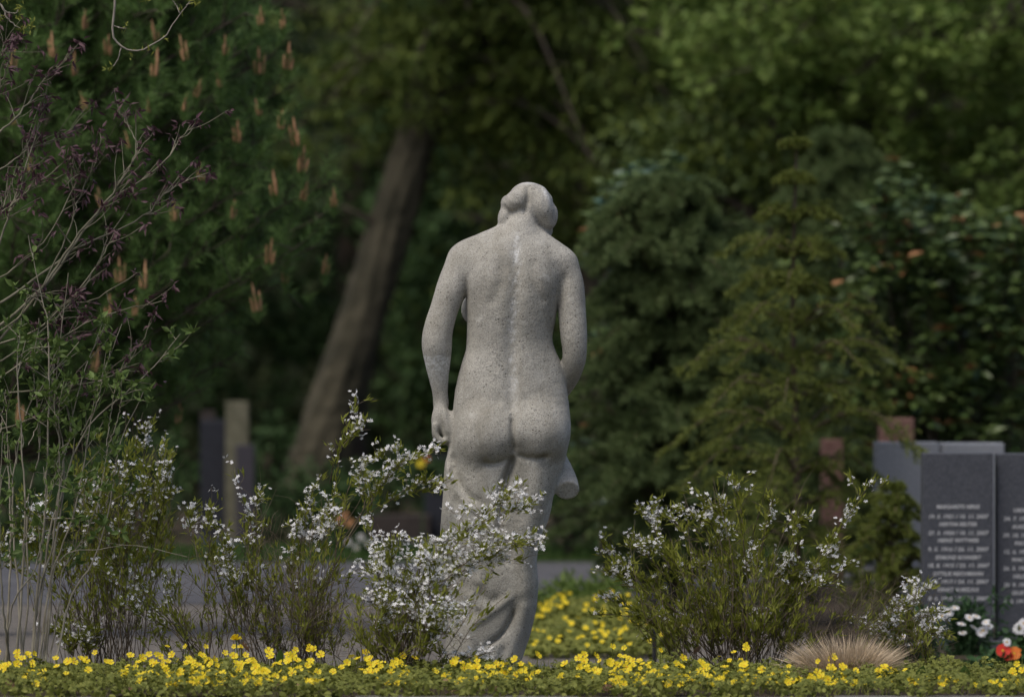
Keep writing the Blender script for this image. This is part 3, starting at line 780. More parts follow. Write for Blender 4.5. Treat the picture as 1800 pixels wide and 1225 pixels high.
    st = np.exp(-((x - sx - wob) / 7.0) ** 2) * 1.1 * np.clip((w - 404) / 16, 0, 1) * np.clip((725 - w) / 60, 0, 1) * np.clip(0.45 + 0.3 * np.sin(w / 21) + 0.35 * np.sin(w / 8.7 + 1) * np.sin(w / 3.9) + 0.25 * np.sin(x / 2.3 + w / 5), 0, 1) * (v < 0)
    arm = (x < 800) * np.clip((w - 625 - 1.5 * np.sin(x / 4)) / 2, 0, 1) * np.clip((690 - w) / 50, 0, 1) * 1.0
    head = np.exp(-((x - np.interp(w, [320, 345, 360], [952, 962, 968])) / 4.5) ** 2 - ((w - 340) / 20) ** 2) * 1.0 + np.clip((325 - w) / 5, 0, 1) * 0.9
    hip = 0.4 * np.exp(-((x - 992) / 12) ** 2 - ((w - 765) / 24) ** 2) + 0.55 * np.clip((x - np.interp(w, T[:, 0], T[:, 2]) + 9) / 10, 0, 1) * np.clip((w - 830) / 40, 0, 1)  # pale hip patch; skylight painted as a rim down the lower right edge
    low = 0.25 * np.clip((w - 1080) / 80, 0, 1)
    st = np.clip(np.maximum.reduce([st, arm, head, hip, low]), 0, 1)
    at = fig.data.attributes.new('lime_and_skylight', 'FLOAT', 'POINT'); at.data.foreach_set('value', st.astype(np.float32))
    mb = MB()
    for (x0, x1, y0, y1, z0, z1) in ((-.30, .13, -.20, .26, -.16, 0.0),):
        bv = np.array([(a, b, c_) for a in (x0, x1) for b in (y0, y1) for c_ in (z0, z1)])
        mb.add(bv, [(0, 1, 3, 2), (4, 6, 7, 5), (0, 4, 5, 1), (2, 3, 7, 6), (1, 5, 7, 3), (0, 2, 6, 4)])
    pl = mb.build('plinth', fig.data.materials[0], root, smooth=False)
    bv = pl.modifiers.new('bevel', 'BEVEL'); bv.width = 0.012; bv.segments = 2
    return root

def stone_mat():
    m = bpy.data.materials.new('weathered_stone'); m.use_nodes = True
    N, L = m.node_tree.nodes, m.node_tree.links
    b = N['Principled BSDF']; b.inputs['Roughness'].default_value = 0.9; b.inputs['Specular IOR Level'].default_value = 0.2
    tc = N.new('ShaderNodeTexCoord')
    def noise(s, d=5, r=0.55):
        n = N.new('ShaderNodeTexNoise'); n.inputs['Scale'].default_value = s; n.inputs['Detail'].default_value = d; n.inputs['Roughness'].default_value = r
        L.new(tc.outputs['Object'], n.inputs['Vector']); return n.outputs['Fac']
    def ramp(f, stops):
        r = N.new('ShaderNodeValToRGB'); e = r.color_ramp.elements
        e[0].position, e[0].color = stops[0][0], (*stops[0][1], 1); e[1].position, e[1].color = stops[1][0], (*stops[1][1], 1)
        for p, c in stops[2:]:
            q = e.new(p); q.color = (*c, 1)
        L.new(f, r.inputs['Fac']); return r.outputs['Color']
    def mix(f, a, c, mode='MIX'):
        x = N.new('ShaderNodeMix'); x.data_type = 'RGBA'; x.blend_type = mode
        if isinstance(f, float): x.inputs[0].default_value = f
        else: L.new(f, x.inputs[0])
        L.new(a, x.inputs[6])
        if isinstance(c, tuple): x.inputs[7].default_value = (*c, 1)
        else: L.new(c, x.inputs[7])
        return x.outputs[2]
    def math_(op, a, c):
        x = N.new('ShaderNodeMath'); x.operation = op
        for i, k in enumerate((a, c)):
            if isinstance(k, (int, float)): x.inputs[i].default_value = k
            else: L.new(k, x.inputs[i])
        x.use_clamp = True
        return x.outputs[0]
    base = ramp(noise(5.5, 6), [(0.33, (0.36, 0.348, 0.312)), (0.7, (0.52, 0.503, 0.458))])
    grain = ramp(noise(230, 3, .7), [(0.3, (0.60, 0.60, 0.60)), (0.62, (1.10, 1.10, 1.10))])
    base = mix(1.0, base, grain, 'MULTIPLY')
    # pits of two sizes, gathered in patches
    def pits(scale, thr):
        v = N.new('ShaderNodeTexVoronoi'); v.inputs['Scale'].default_value = scale; v.inputs['Randomness'].default_value = 1
        L.new(tc.outputs['Object'], v.inputs['Vector'])
        gate = ramp(v.outputs['Color'], [(thr, (0, 0, 0)), (thr + 0.03, (1, 1, 1))])
        dot = ramp(v.outputs['Distance'], [(0.14, (1, 1, 1)), (0.32, (0, 0, 0))])
        g = N.new('ShaderNodeSeparateColor'); L.new(gate, g.inputs[0])
        d = N.new('ShaderNodeSeparateColor'); L.new(dot, d.inputs[0])
        return math_('MULTIPLY', g.outputs[0], d.outputs[0])
    p1, p2 = pits(95, 0.74), pits(190, 0.42)
    patch = N.new('ShaderNodeSeparateColor'); L.new(ramp(noise(9, 3), [(0.40, (.5, .5, .5)), (0.60, (1, 1, 1))]), patch.inputs[0])
    pit = math_('MULTIPLY', math_('MAXIMUM', p1, math_('MULTIPLY', p2, 1.0)), patch.outputs[0])
    base = mix(math_('MULTIPLY', pit, 0.95), base, (0.07, 0.063, 0.05))
    dirt = N.new('ShaderNodeSeparateColor'); L.new(ramp(noise(2.6, 7, .65), [(0.50, (0, 0, 0)), (0.72, (1, 1, 1))]), dirt.inputs[0])
    base = mix(math_('MULTIPLY', dirt.outputs[0], 0.5), base, (0.20, 0.185, 0.14))
    mp = N.new('ShaderNodeMapping'); mp.inputs['Scale'].default_value = (14, 14, 1.3); L.new(tc.outputs['Object'], mp.inputs['Vector'])
    ns = N.new('ShaderNodeTexNoise'); ns.inputs['Scale'].default_value = 1.0; ns.inputs['Detail'].default_value = 6; L.new(mp.outputs[0], ns.inputs['Vector'])
    sk = N.new('ShaderNodeSeparateColor'); L.new(ramp(ns.outputs['Fac'], [(0.52, (0, 0, 0)), (0.70, (1, 1, 1))]), sk.inputs[0])
    base = mix(math_('MULTIPLY', sk.outputs[0], 0.5), base, (0.23, 0.215, 0.175))
    li = N.new('ShaderNodeSeparateColor'); L.new(ramp(noise(16, 6, .7), [(0.60, (0, 0, 0)), (0.68, (1, 1, 1))]), li.inputs[0])
    base = mix(math_('MULTIPLY', li.outputs[0], 0.45), base, (0.60, 0.59, 0.55))
    at = N.new('ShaderNodeAttribute'); at.attribute_name = 'lime_and_skylight'
    br = N.new('ShaderNodeSeparateColor'); L.new(ramp(noise(120, 4, .75), [(0.42, (0.0, 0, 0)), (0.58, (1, 1, 1))]), br.inputs[0])
    lf = math_('MULTIPLY', at.outputs['Fac'], math_('ADD', math_('MULTIPLY', br.outputs[0], 0.85), 0.12))
    base = mix(lf, base, (0.72, 0.73, 0.73))
    L.new(base, b.inputs['Base Color'])
    h = math_('SUBTRACT', math_('ADD', math_('MULTIPLY', noise(70, 5, .65), 0.5), math_('MULTIPLY', noise(260, 2), 0.25)), math_('MULTIPLY', pit, 0.6))
    bp = N.new('ShaderNodeBump'); bp.inputs['Strength'].default_value = 0.65; bp.inputs['Distance'].default_value = 0.008
    L.new(h, bp.inputs['Height']); L.new(bp.outputs['Normal'], b.inputs['Normal'])
    return m

build_statue()
# ================================================================== headstones
M['granite'] = mat('dark_granite', (0.046, 0.050, 0.062), 0.5, var=(0.082, 0.087, 0.104), scale=120, bump=0.25, bscale=150, spec=0.4)
M['granite2'] = mat('blue_grey_granite', (0.20, 0.215, 0.245), 0.6, var=(0.27, 0.285, 0.32), scale=90, bump=0.25, bscale=150)
M['slate'] = mat('black_slate', (0.018, 0.019, 0.026), 0.5, var=(0.03, 0.032, 0.042), scale=30, bump=0.2)
M['sandstone'] = mat('pale_sandstone', (0.11, 0.105, 0.07), 0.9, var=(0.18, 0.17, 0.12), scale=14, bump=0.6)
M['mauve'] = mat('mauve_granite', (0.04, 0.036, 0.045), 0.6, var=(0.06, 0.054, 0.066), scale=60)
M['red_stone'] = mat('reddish_stone', (0.14, 0.075, 0.065), 0.8, var=(0.21, 0.12, 0.10), scale=40, bump=0.3)
M['dark_slab'] = mat('dark_brown_slab', (0.03, 0.024, 0.022), 0.8, var=(0.05, 0.04, 0.036), scale=20)
M['letter'] = mat('white_lettering', (0.52, 0.53, 0.55), 0.7)
BOX_F = [(0, 1, 3, 2), (4, 6, 7, 5), (0, 4, 5, 1), (2, 3, 7, 6), (1, 5, 7, 3), (0, 2, 6, 4)]

def headstone(label, x0, x1, top, d, depth, m, lines=(), cx=None, group=None, taper=0.0, rotz=0.0, bevel=.006):
    a, b = P(x0, top, d), P(x1, top, d)
    zt = a[2]; w = b[0] - a[0]; c = (a + b) / 2
    root = thing('headstone', label, 'headstone', (c[0], c[1] + depth / 2, GZ), group)
    root.rotation_euler.z = rotz
    def local(mb, nm, mm, **k):
        o = bpy.data.objects.new(nm, mb.mesh(nm, mm, k.get('smooth', False))); COL.objects.link(o); o.parent = root
        return o
    rr = rng_(int(x0))
    mb = MB()
    # slab as a grid so that its faces are slightly uneven
    n = 10; H = zt - GZ
    hx, hy = w / 2, depth / 2
    v = np.array([(sx * hx * (1 - (taper if sz else 0)), sy * hy * (1 - (.06 if sz else 0)), H * sz - .1 * (1 - sz)) for sx in (-1, 1) for sy in (-1, 1) for sz in (0, 1)])
    mb.add(v, BOX_F)
    o = local(mb, 'slab', m)
    bv = o.modifiers.new('bevel', 'BEVEL'); bv.width = bevel; bv.segments = 3
    mb = MB()
    v = np.array([(sx * (hx + .035), sy * (hy + .03), zz) for sx in (-1, 1) for sy in (-1, 1) for zz in (-.05, .045)])
    mb.add(v, BOX_F)
    o = local(mb, 'base', M['granite']); bv = o.modifiers.new('bevel', 'BEVEL'); bv.width = .006; bv.segments = 2
    for (txt, py, size, width) in lines:
        cu = bpy.data.curves.new('inscription', 'FONT'); cu.body = txt; cu.align_x = 'CENTER'; cu.align_y = 'CENTER'
        cu.size = size; cu.extrude = 0.0012; cu.shear = 0.18; cu.space_character = 1.08; cu.offset = 0.0006; cu.resolution_u = 2
        tmp = bpy.data.objects.new('tmp', cu); COL.objects.link(tmp)
        bpy.context.view_layer.update()
        me = bpy.data.meshes.new_from_object(tmp.evaluated_get(bpy.context.evaluated_depsgraph_get()))
        bpy.data.objects.remove(tmp, do_unlink=True)
        co = np.array([q.co for q in me.vertices]); ww = np.ptp(co[:, 0])
        me.materials.clear(); me.materials.append(M['letter'])
        o = bpy.data.objects.new('inscription', me); COL.objects.link(o); o.parent = root
        z = P(0, py, d)[2] - GZ
        o.location = (0, -hy * (1 - .06 * z / H) - .0015, z)
        o.rotation_euler = (math.radians(90) - math.atan(.06 * hy / H), 0, 0)
        o.scale = (width * d / FPX / ww, 1, 1)
    return root

s_ = .0225
front = [('MARGARETE HERSE', 891, s_, 76), ('19. 5. 1921 / 10. 11. 2007', 908, s_, 104), ('HERTHA REUTER', 921.5, s_, 66), ('27. 3. 1924 / 10. 11. 2007', 937, s_, 106), ('HEINZ WITTWER', 950, s_, 72), ('9. 5. 1916 / 26. 11. 2007', 965.5, s_, 106),
         ('EDMUND BOHNERT', 980, s_, 80), ('18. 8. 1915 / 22. 11. 2007', 994, s_, 108), ('OTTILIE REICHMANN', 1008.5, s_, 88), ('5. 8. 1917 / 24. 11. 2007', 1022.5, s_, 106), ('ERNST AURELIUS', 1036.5, s_, 72), ('8. 6. 1915 / 27. 11. 2007', 1052, s_, 106)]
front2 = [('URSULA WEBER', 897, s_, 70), ('24. 7. 1922 / 4. 12. 2007', 912, s_, 106), ('AUGUSTE LANGE', 926, s_, 76), ('29. 10. 1913 / 5. 12. 2007', 941, s_, 108), ('PAUL MERTENS', 955, s_, 66), ('12. 6. 1926 / 9. 12. 2007', 970, s_, 106),
          ('WALTER BRANDT', 984, s_, 78), ('26. 3. 1920 / 11. 12. 2007', 999, s_, 108), ('HILDE NOWAK', 1013, s_, 72), ('20. 9. 1918 / 14. 12. 2007', 1028, s_, 106), ('GUSTAV HAHN', 1042, s_, 76), ('4. 2. 1911 / 18. 12. 2007', 1057, s_, 106)]
headstone('dark grey granite headstone with twelve lines of white lettering, left of the dark gap', 1622, 1746, 796, 23.7, .13, M['granite'], front, group='engraved headstones at the right', bevel=.005)
headstone('dark grey engraved headstone cut off by the right picture edge', 1753, 1880, 797, 23.75, .13, M['granite'], front2, group='engraved headstones at the right', bevel=.005)
headstone('blue-grey granite headstone without visible lettering, behind the engraved one on its left side', 1538, 1650, 777, 26.0, .14, M['granite2'], group='plain headstones at the right')
headstone('blue-grey granite headstone showing only its top edge above the engraved headstone', 1656, 1766, 779, 26.0, .26, M['granite2'], group='plain headstones at the right')
headstone('reddish brown stone rising behind the blue-grey headstones', 1546, 1607, 735, 28.6, .12, M['red_stone'], group='reddish stones at the right')
headstone('reddish stone half hidden by the lower spruce branches', 1444, 1482, 772, 29.6, .12, M['red_stone'], group='reddish stones at the right')
headstone('dark blue-black headstone left of the pale sandstone pillar', 352, 396, 738, 36.4, .14, M['slate'], group='headstones at the left')
headstone('tall narrow pale sandstone pillar among the left headstones', 396, 437, 706, 36.0, .15, M['sandstone'], group='headstones at the left', taper=.03)
headstone('small mauve-grey headstone in front of the pale sandstone pillar', 414, 447, 782, 35.6, .10, M['mauve'], group='headstones at the left')
headstone('small dark brown stone behind the blue-black headstone', 352, 378, 722, 37.6, .10, M['dark_slab'], group='headstones at the left')
headstone('dark headstone beside the statue thigh, behind the white blossoms', 744, 790, 800, 36.5, .14, M['slate'], group='headstones at the left')
headstone('low broad brown grave slab behind the white blossoms', 640, 756, 906, 36.2, .35, M['dark_slab'], group='headstones at the left')

# ================================================================== small plants among the graves
M['daisy'] = mat('white_petal', (0.78, 0.78, 0.80), 0.6, translucent=0.25)
M['eye'] = mat('yellow_flower_eye', (0.60, 0.36, 0.03), 0.8)
M['pansy_red'] = mat('red_petal', (0.62, 0.035, 0.02), 0.6, translucent=0.2)
M['pansy_or'] = mat('orange_petal', (0.75, 0.20, 0.03), 0.6, translucent=0.2)
M['yellow'] = mat('yellow_petal', (0.84, 0.64, 0.015), 0.55, var=(0.88, 0.73, 0.04), scale=25, translucent=0.25)
M['yel_or'] = mat('amber_flower_eye', (0.74, 0.42, 0.01), 0.7)
M['cover'] = mat('ground_cover_leaf', (0.10, 0.125, 0.020), 0.6, var=(0.25, 0.265, 0.058), island=True, translucent=0.25, scale=6)
M['mound'] = mat('dark_mound_leaf', (0.022, 0.06, 0.02), 0.6, var=(0.05, 0.11, 0.035), island=True, translucent=0.2)
M['dead'] = mat('dead_leaf', (0.17, 0.095, 0.06), 0.85, var=(0.28, 0.17, 0.115), scale=30)
M['broadgreen'] = mat('fresh_broad_leaf', (0.10, 0.17, 0.035), 0.5, var=(0.15, 0.24, 0.06), scale=20, translucent=0.3)
M['black'] = mat('black_metal', (0.02, 0.02, 0.022), 0.6, var=(0.03, 0.03, 0.032), scale=30)

def petal_flower(n, rin, rout, wid, cup, seed, layers=1, notch=0.0):
    """rosette of n rounded petals facing +z, unit radius about rout, with an eye (second material)"""
    rr = rng_(seed); mb = MB()
    for l in range(layers):
        for k in range(n):
            a = 2 * np.pi * (k + .5 * l) / n + rr.normal(0, .05)
            ca, sa = np.cos(a), np.sin(a)
            L_ = rout * rr.uniform(.92, 1.06)
            pts = np.array([(rin, 0, 0), (rin + .35 * (L_ - rin), wid * .75, 0), (rin + .75 * (L_ - rin), wid, 0), (L_ * (1 - notch * .4), wid * .45, 0), (L_ * (1 - notch), 0, 0), (L_ * (1 - notch * .4), -wid * .45, 0), (rin + .75 * (L_ - rin), -wid, 0), (rin + .35 * (L_ - rin), -wid * .75, 0), (rin + .6 * (L_ - rin), 0, 0)])
            r_ = np.hypot(pts[:, 0], pts[:, 1]) / rout
            pts[:, 2] = cup * r_ ** 2 * rout + .06 * rout * np.abs(pts[:, 1]) / wid + rr.normal(0, .02) * rout + l * .04 * rout + (.004 * rout * k)
            q = np.stack([pts[:, 0] * ca - pts[:, 1] * sa, pts[:, 0] * sa + pts[:, 1] * ca, pts[:, 2]], 1)
            mb.add(q, [(i, (i + 1) % 8, 8) for i in range(8)], 0)
    t = np.arange(7) * 2 * np.pi / 7
    e = np.concatenate([np.stack([np.cos(t) * rin * 1.5, np.sin(t) * rin * 1.5, np.full(7, .03 * rout)], 1), [(0, 0, .22 * rout)]])
    mb.add(e, [(i, (i + 1) % 7, 7) for i in range(7)], 1)
    return mb

def place(me, name, parent, loc, normal, scale, rng):
    o = bpy.data.objects.new(name, me); COL.objects.link(o)
    if parent is not None:
        o.parent = parent; o.location = Vector(loc) - parent.location
    else: o.location = loc
    q = Vector(normal).to_track_quat('Z', 'Y')
    o.rotation_euler = (q @ Matrix.Rotation(rng.uniform(0, 6.28), 3, 'Z').to_quaternion()).to_euler()
    o.scale = (scale,) * 3
    return o

daisy = [petal_flower(13, .16, 1.0, .17, -.05, s).mesh('daisy_head', [M['daisy'], M['eye']]) for s in (1, 2)]
def daisy_bush(label, blob, heads, d, seed, scale=.021):
    rr = rng_(seed)
    cx, cy, rx, ry = blob
    base = at(cx, d)
    root = thing('daisy_bush', label, 'flowering plant', base, 'daisy bushes by the headstones')
    mb, st = MB(), MB()
    c0 = P(cx, cy, d)
    for k in range(30):
        u = rr.normal(0, .42, 3)
        c = c0 + u * [rx * d / FPX, .08, ry * d / FPX]
        c[2] = max(c[2], GZ + .03)
        clump_leaves(mb, rr, c, .05, 46, .035, 'leaf', 0, .5, 1, .5)
    for k in range(40):
        e = c0 + rr.normal(0, .4, 3) * [rx * d / FPX, .07, ry * d / FPX]
        tube(st, catmull([base + rr.normal(0, .03, 3) * [1, 1, 0], (base + e) / 2 + rr.normal(0, .02, 3), e], 5), .0025, 4)
    for (px, py) in heads:
        p = P(px, py, d - .12 + rr.uniform(-.05, .05))
        place(daisy[rr.integers(2)], 'daisy_head', root, p, (rr.normal(0, .3), -.55 + rr.normal(0, .25), .8), scale * rr.uniform(.85, 1.1), rr)
        tube(st, catmull([base + [0, 0, .05], (base + p) / 2 + [0, 0.02, .03], p], 6), .002, 4)
    st.build('stems', M['mound'], root, kind='stuff'); mb.build('foliage', M['mound'], root, smooth=False, kind='stuff')
daisy_bush('dark green bush with white daisies in front of the engraved headstone', (1690, 1110, 62, 52), [(1690, 1096), (1712, 1102), (1728, 1108), (1733, 1093), (1692, 1112), (1738, 1100), (1704, 1085), (1716, 1083), (1678, 1068), (1668, 1075), (1724, 1112), (1656, 1082)], 23.0, 91)
daisy_bush('white daisies partly hidden behind the right blossom shrub, left of the engraved headstone', (1610, 1120, 48, 45), [(1612, 1110), (1600, 1132), (1625, 1098), (1640, 1088), (1588, 1118), (1615, 1128), (1632, 1094), (1574, 1126)], 22.7, 92)

pansy_r = petal_flower(5, .12, 1.0, .55, .1, 5).mesh('pansy_head', [M['pansy_red'], M['eye']])
pansy_o = petal_flower(5, .12, 1.0, .55, .1, 6).mesh('pansy_head', [M['pansy_or'], M['eye']])
pansy_d = petal_flower(5, .12, 1.0, .55, .1, 7).mesh('pansy_head', [M['autumn'], M['autumn']])
def small_plant(name, label, px, py, d, heads, foliage_m, seed, spread=.07):
    rr = rng_(seed); base = at(px, d)
    root = thing(name, label, 'flowering plant', base)
    c0 = P(px, py, d); fb, st = MB(), MB()
    for k in range(12):
        c = c0 + rr.normal(0, 1, 3) * [spread, spread * .6, spread * .5] - [0, 0, .02]
        c[2] = max(c[2], GZ + .02)
        clump_leaves(fb, rr, c, .045, 26, .045, 'broad', 0, .7, .8, .7)
    for (hx, hy, me, sc) in heads:
        p = P(hx, hy, d - .06)
        place(me, 'flower_head', root, p, (rr.normal(0, .15), -.9, .35), sc, rr)
        tube(st, catmull([base, (base + p) / 2 + [0, .02, .02], p + [0, .01, 0]], 5), .003, 4)
    st.build('stems', M['mound'], root, kind='stuff'); fb.build('foliage', foliage_m, root, smooth=False, kind='stuff')
    return root
small_plant('potted_pansy', 'red and orange pansies at the foot of the right-edge headstone', 1775, 1160, 22.4, [(1763, 1143, pansy_r, .029), (1783, 1148, pansy_o, .029), (1773, 1152, pansy_r, .020), (1770, 1128, daisy[0], .018)], M['mound'], 93)
small_plant('flower_clump', 'pale flowers above the pansies at the right picture edge', 1797, 1120, 22.9, [(1792, 1104, daisy[0], .028), (1806, 1108, daisy[1], .026), (1800, 1095, daisy[1], .022)], M['mound'], 94)
small_plant('flower_clump', 'yellow-orange flowers beside the statue hand, blurred far behind', 742, 828, 34.0, [(740, 815, petal_flower(5, .12, 1, .55, .1, 8).mesh('flower_head', [M['yellow'], M['yel_or']]), .024), (750, 806, pansy_o, .014)], M['dark_fol'], 95)
small_plant('flower_clump', 'red-orange flowers glowing behind the left blossom shrub', 606, 930, 34.4, [(598, 912, pansy_d, .026), (614, 918, pansy_d, .028), (606, 904, pansy_d, .02)], M['dark_fol'], 96)
small_plant('flower_clump', 'white flowers far behind, between the blossom shrubs left of the statue', 630, 962, 34.2, [(612, 952, daisy[0], .018), (634, 944, daisy[1], .02), (648, 956, daisy[0], .018), (626, 962, daisy[1], .018)], M['dark_fol'], 97)
# two dark stakes behind the yellow flowers
for px, lab in ((1150, 'left one of two short black stakes beside the second yellow flower patch'), (1184, 'right one of two short black stakes beside the second yellow flower patch')):
    a, b = P(px, 1110, 22.3), at(px, 22.3)
    mb = MB(); tube(mb, np.array([b - [0, 0, .05], b + [0, 0, .1], a]), [.009, .009, .008], 8)
    tube(mb, np.array([a, a + [0, 0, .012]]), [.013, .013], 8)
    tag(mb.build('metal_stake', M['black']), lab, 'stake', 'black stakes')

# ================================================================== yellow ground cover
TREF_V, TREF_F = [], []
for k, a in enumerate((-1.15, 0, 1.15)):
    b = len(TREF_V); ca, sa = math.cos(a), math.sin(a)
    for (x, y, z) in BROAD_V:
        X_, Y_ = x * .8, z * .62
        TREF_V.append((X_ * ca + Y_ * sa, -X_ * sa + Y_ * ca, y + .02 * k))
    TREF_F += [tuple(i + b for i in f) for f in BROAD_F]
yel = [petal_flower(5, .16, 1.0, .40, .25, s, notch=.10).mesh('flower', [M['yellow'], M['yel_or']]) for s in (11, 12, 13)]

def cover_patch(root, rng, n, xr, dr, zfun, size, stems=True, m=None):
    fb = MB()
    d = rng.uniform(dr[0], dr[1], n); px = rng.uniform(xr[0], xr[1], n)
    p = np.stack([(px - 900) * d / FPX, d - CAM_D, zfun(px, d) * rng.uniform(.25, 1.0, n) ** .7], 1)
    p[:, 2] += (GZ if dr[0] > 21 else 0)
    nr = nrm(np.stack([rng.normal(0, .5, n), rng.normal(-.25, .45, n), np.ones(n)], 1))
    inst(fb, TREF_V, TREF_F, p, frames(nr, rng.uniform(0, 6.28, n)), size * rng.uniform(.6, 1.3, n))
    b0 = p.copy(); b0[:, 2] -= .05
    k = n // 3
    dr_ = nrm(rng.normal(0, .35, (k, 3)) + [0, 0, 1])
    inst(fb, NEEDLE_V, NEEDLE_F, p[:k] - dr_ * .045, frames(dr_, rng.uniform(0, 6, k)), np.stack([np.full(k, .003), np.full(k, .003), np.full(k, .07)], 1))
    return fb

rng = rng_(101)
cover = thing('flower_bed', 'strip of yellow five-petalled ground cover along the bottom edge before the statue', 'flower bed', (0, 18.7 - CAM_D, 0))
hz = lambda px, d: .035 + .028 * (0.5 + .5 * np.sin(px / 83.0) * np.sin(px / 37.0 + 1)) + .012 * np.sin(px / 15 + d * 9)
fb = cover_patch(cover, rng, 8500, (-60, 1860), (18.10, 19.45), hz, .023)
# fine grassy blades mixed in
for _k in range(90):      # tufts hanging over the kerb
    _x = rng.uniform(-1.8, 1.8)
    clump_leaves(fb, rng, (_x, 18.08 - CAM_D + rng.uniform(-.03, .04), .012), .035 * rng.uniform(.5, 1.6), 14, .026, 'broad', 0, .7, .5)
blades(fb, rng, -1.85, 1.85, 18.14, 19.5, 4200, .07, 0.0, .0035)
spots = []
clusters = [(30, 1168, 45, 18, 16), (70, 1180, 30, 14, 7), (140, 1172, 40, 10, 5), (235, 1175, 28, 14, 9), (300, 1180, 40, 22, 18), (350, 1178, 50, 24, 34), (400, 1172, 50, 18, 20), (460, 1178, 40, 20, 18), (520, 1170, 40, 18, 14), (550, 1182, 30, 14, 8), (655, 1180, 40, 18, 10), (705, 1175, 26, 16, 8), (795, 1178, 20, 14, 8), (850, 1180, 36, 16, 16), (890, 1182, 30, 14, 10), (930, 1182, 18, 14, 6),
            (1030, 1176, 30, 18, 10), (1080, 1182, 34, 22, 20), (1130, 1178, 26, 16, 10), (1160, 1190, 20, 12, 5), (1210, 1186, 40, 16, 10), (1250, 1188, 26, 14, 10), (1300, 1182, 24, 20, 14), (1345, 1188, 12, 10, 3), (1390, 1196, 26, 12, 9), (1440, 1186, 34, 18, 16), (1490, 1196, 34, 12, 8), (1560, 1186, 20, 12, 6), (1600, 1192, 20, 10, 4), (1660, 1196, 24, 8, 4), (1740, 1202, 40, 10, 6), (1790, 1190, 20, 12, 5)]
for (cx, cy, sx, sy, n) in clusters:
    for k in range(max(2, int(round(n * 1.75)))):
        spots.append((cx + rng.normal(0, sx * .62), np.clip(cy - 2 + rng.normal(0, sy * 1.1), 1136, 1211)))
singles = [(143, 1158), (250, 1156), (262, 1150), (340, 1160), (1304, 1168), (1168, 1172), (905, 1158), (1085, 1168), (1480, 1180), (60, 1148), (120, 1162), (610, 1164), (642, 1146), (708, 1152), (760, 1190), (985, 1190), (1018, 1172)]
rng.shuffle(spots)
spots = sorted(spots, key=lambda q: -q[1])
keep = spots[::2][:280]; rest = spots[1::2]
for (px, py) in keep + singles:
    d = np.interp(py, [1138, 1212], [19.3, 18.25]) + rng.uniform(-.08, .08)
    p = P(px, py, d); p[2] = np.clip(p[2], .035, .13)
    o = place(yel[rng.integers(3)], 'flower', cover, p, (rng.normal(0, .5), -.75 + rng.normal(0, .4), .7), .0148 * rng.uniform(.6, 1.2), rng)
    tube(fb, np.array([[p[0] + rng.normal(0, .012), p[1] + .01, .005], [p[0], p[1] + .008, p[2] * .6], p + [0, .004, -.003]]), .0016, 3)
# the flowers past three hundred stay joined
mf = MB()
fm = petal_flower(5, .16, 1.0, .40, .25, 14, notch=.10)
ck = [(np.concatenate(fm.v), np.concatenate([f for f, m_ in zip(fm.f3, fm.m3) if m_[0] == k])) for k in (0, 1)]
q = np.array([P(a, b, np.interp(b, [1136, 1212], [19.35, 18.25]) + rng.uniform(-.1, .1)) for a, b in rest]); q[:, 2] = np.clip(q[:, 2], .035, .13)
Rq = frames(np.stack([rng.normal(0, .5, len(q)), -.75 + rng.normal(0, .4, len(q)), np.full(len(q), .7)], 1), rng.uniform(0, 6.28, len(q)))
sq = .0145 * rng.uniform(.65, 1.15, len(q))
for k in (0, 1): inst(mf, ck[k][0], ck[k][1], q, Rq, sq, k)
for p in q: tube(fb, np.array([[p[0], p[1] + .01, .005], p + [0, .004, -.003]]), .0016, 3)
mf.build('more_flowers', [M['yellow'], M['yel_or']], cover, kind='stuff')
fb.build('foliage', M['cover'], cover, smooth=False, kind='stuff')

patch2 = thing('flower_patch', 'blurred mound of yellow flowers on the gravel behind the statue, right of its foot', 'flower bed', at(1045, 24.2))
hz2 = lambda px, d: (.035 + .115 * np.clip((d - 23) / 2.3, 0, 1)) * np.exp(-((px - 1055) / 120) ** 4) + .012
fb = cover_patch(patch2, rng, 3600, (925, 1190), (23.0, 25.4), hz2, .036)
for k in range(105):
    px = rng.normal(1052, 50); d = rng.uniform(23.1, 25.3)
    if rng.uniform() < .22: px = rng.normal(962, 16); d = rng.uniform(24.8, 25.6)
    p = P(px, 0, d); p[2] = GZ + hz2(px, d) + .02 * rng.uniform(.2, 1)
    place(yel[rng.integers(3)], 'flower', patch2, p, (rng.normal(0, .35), -.6 + rng.normal(0, .3), .8), .0125 * rng.uniform(.8, 1.2), rng)
fb.build('foliage', M['cover'], patch2, smooth=False, kind='stuff')
# green plants behind that patch
fb = MB()
for k in range(60):
    p = P(rng.normal(1030, 45), 0, rng.uniform(25.4, 27.4)); p[2] = GZ + rng.uniform(.02, .16)
    clump_leaves(fb, rng, p, .07, 34, .06, 'leaf', 0, .5, 1, .5)
o = tag(fb.build('green_plants', M['beech'], smooth=False), 'low fresh green plants behind the second yellow flower patch', 'plants'); o['kind'] = 'stuff'

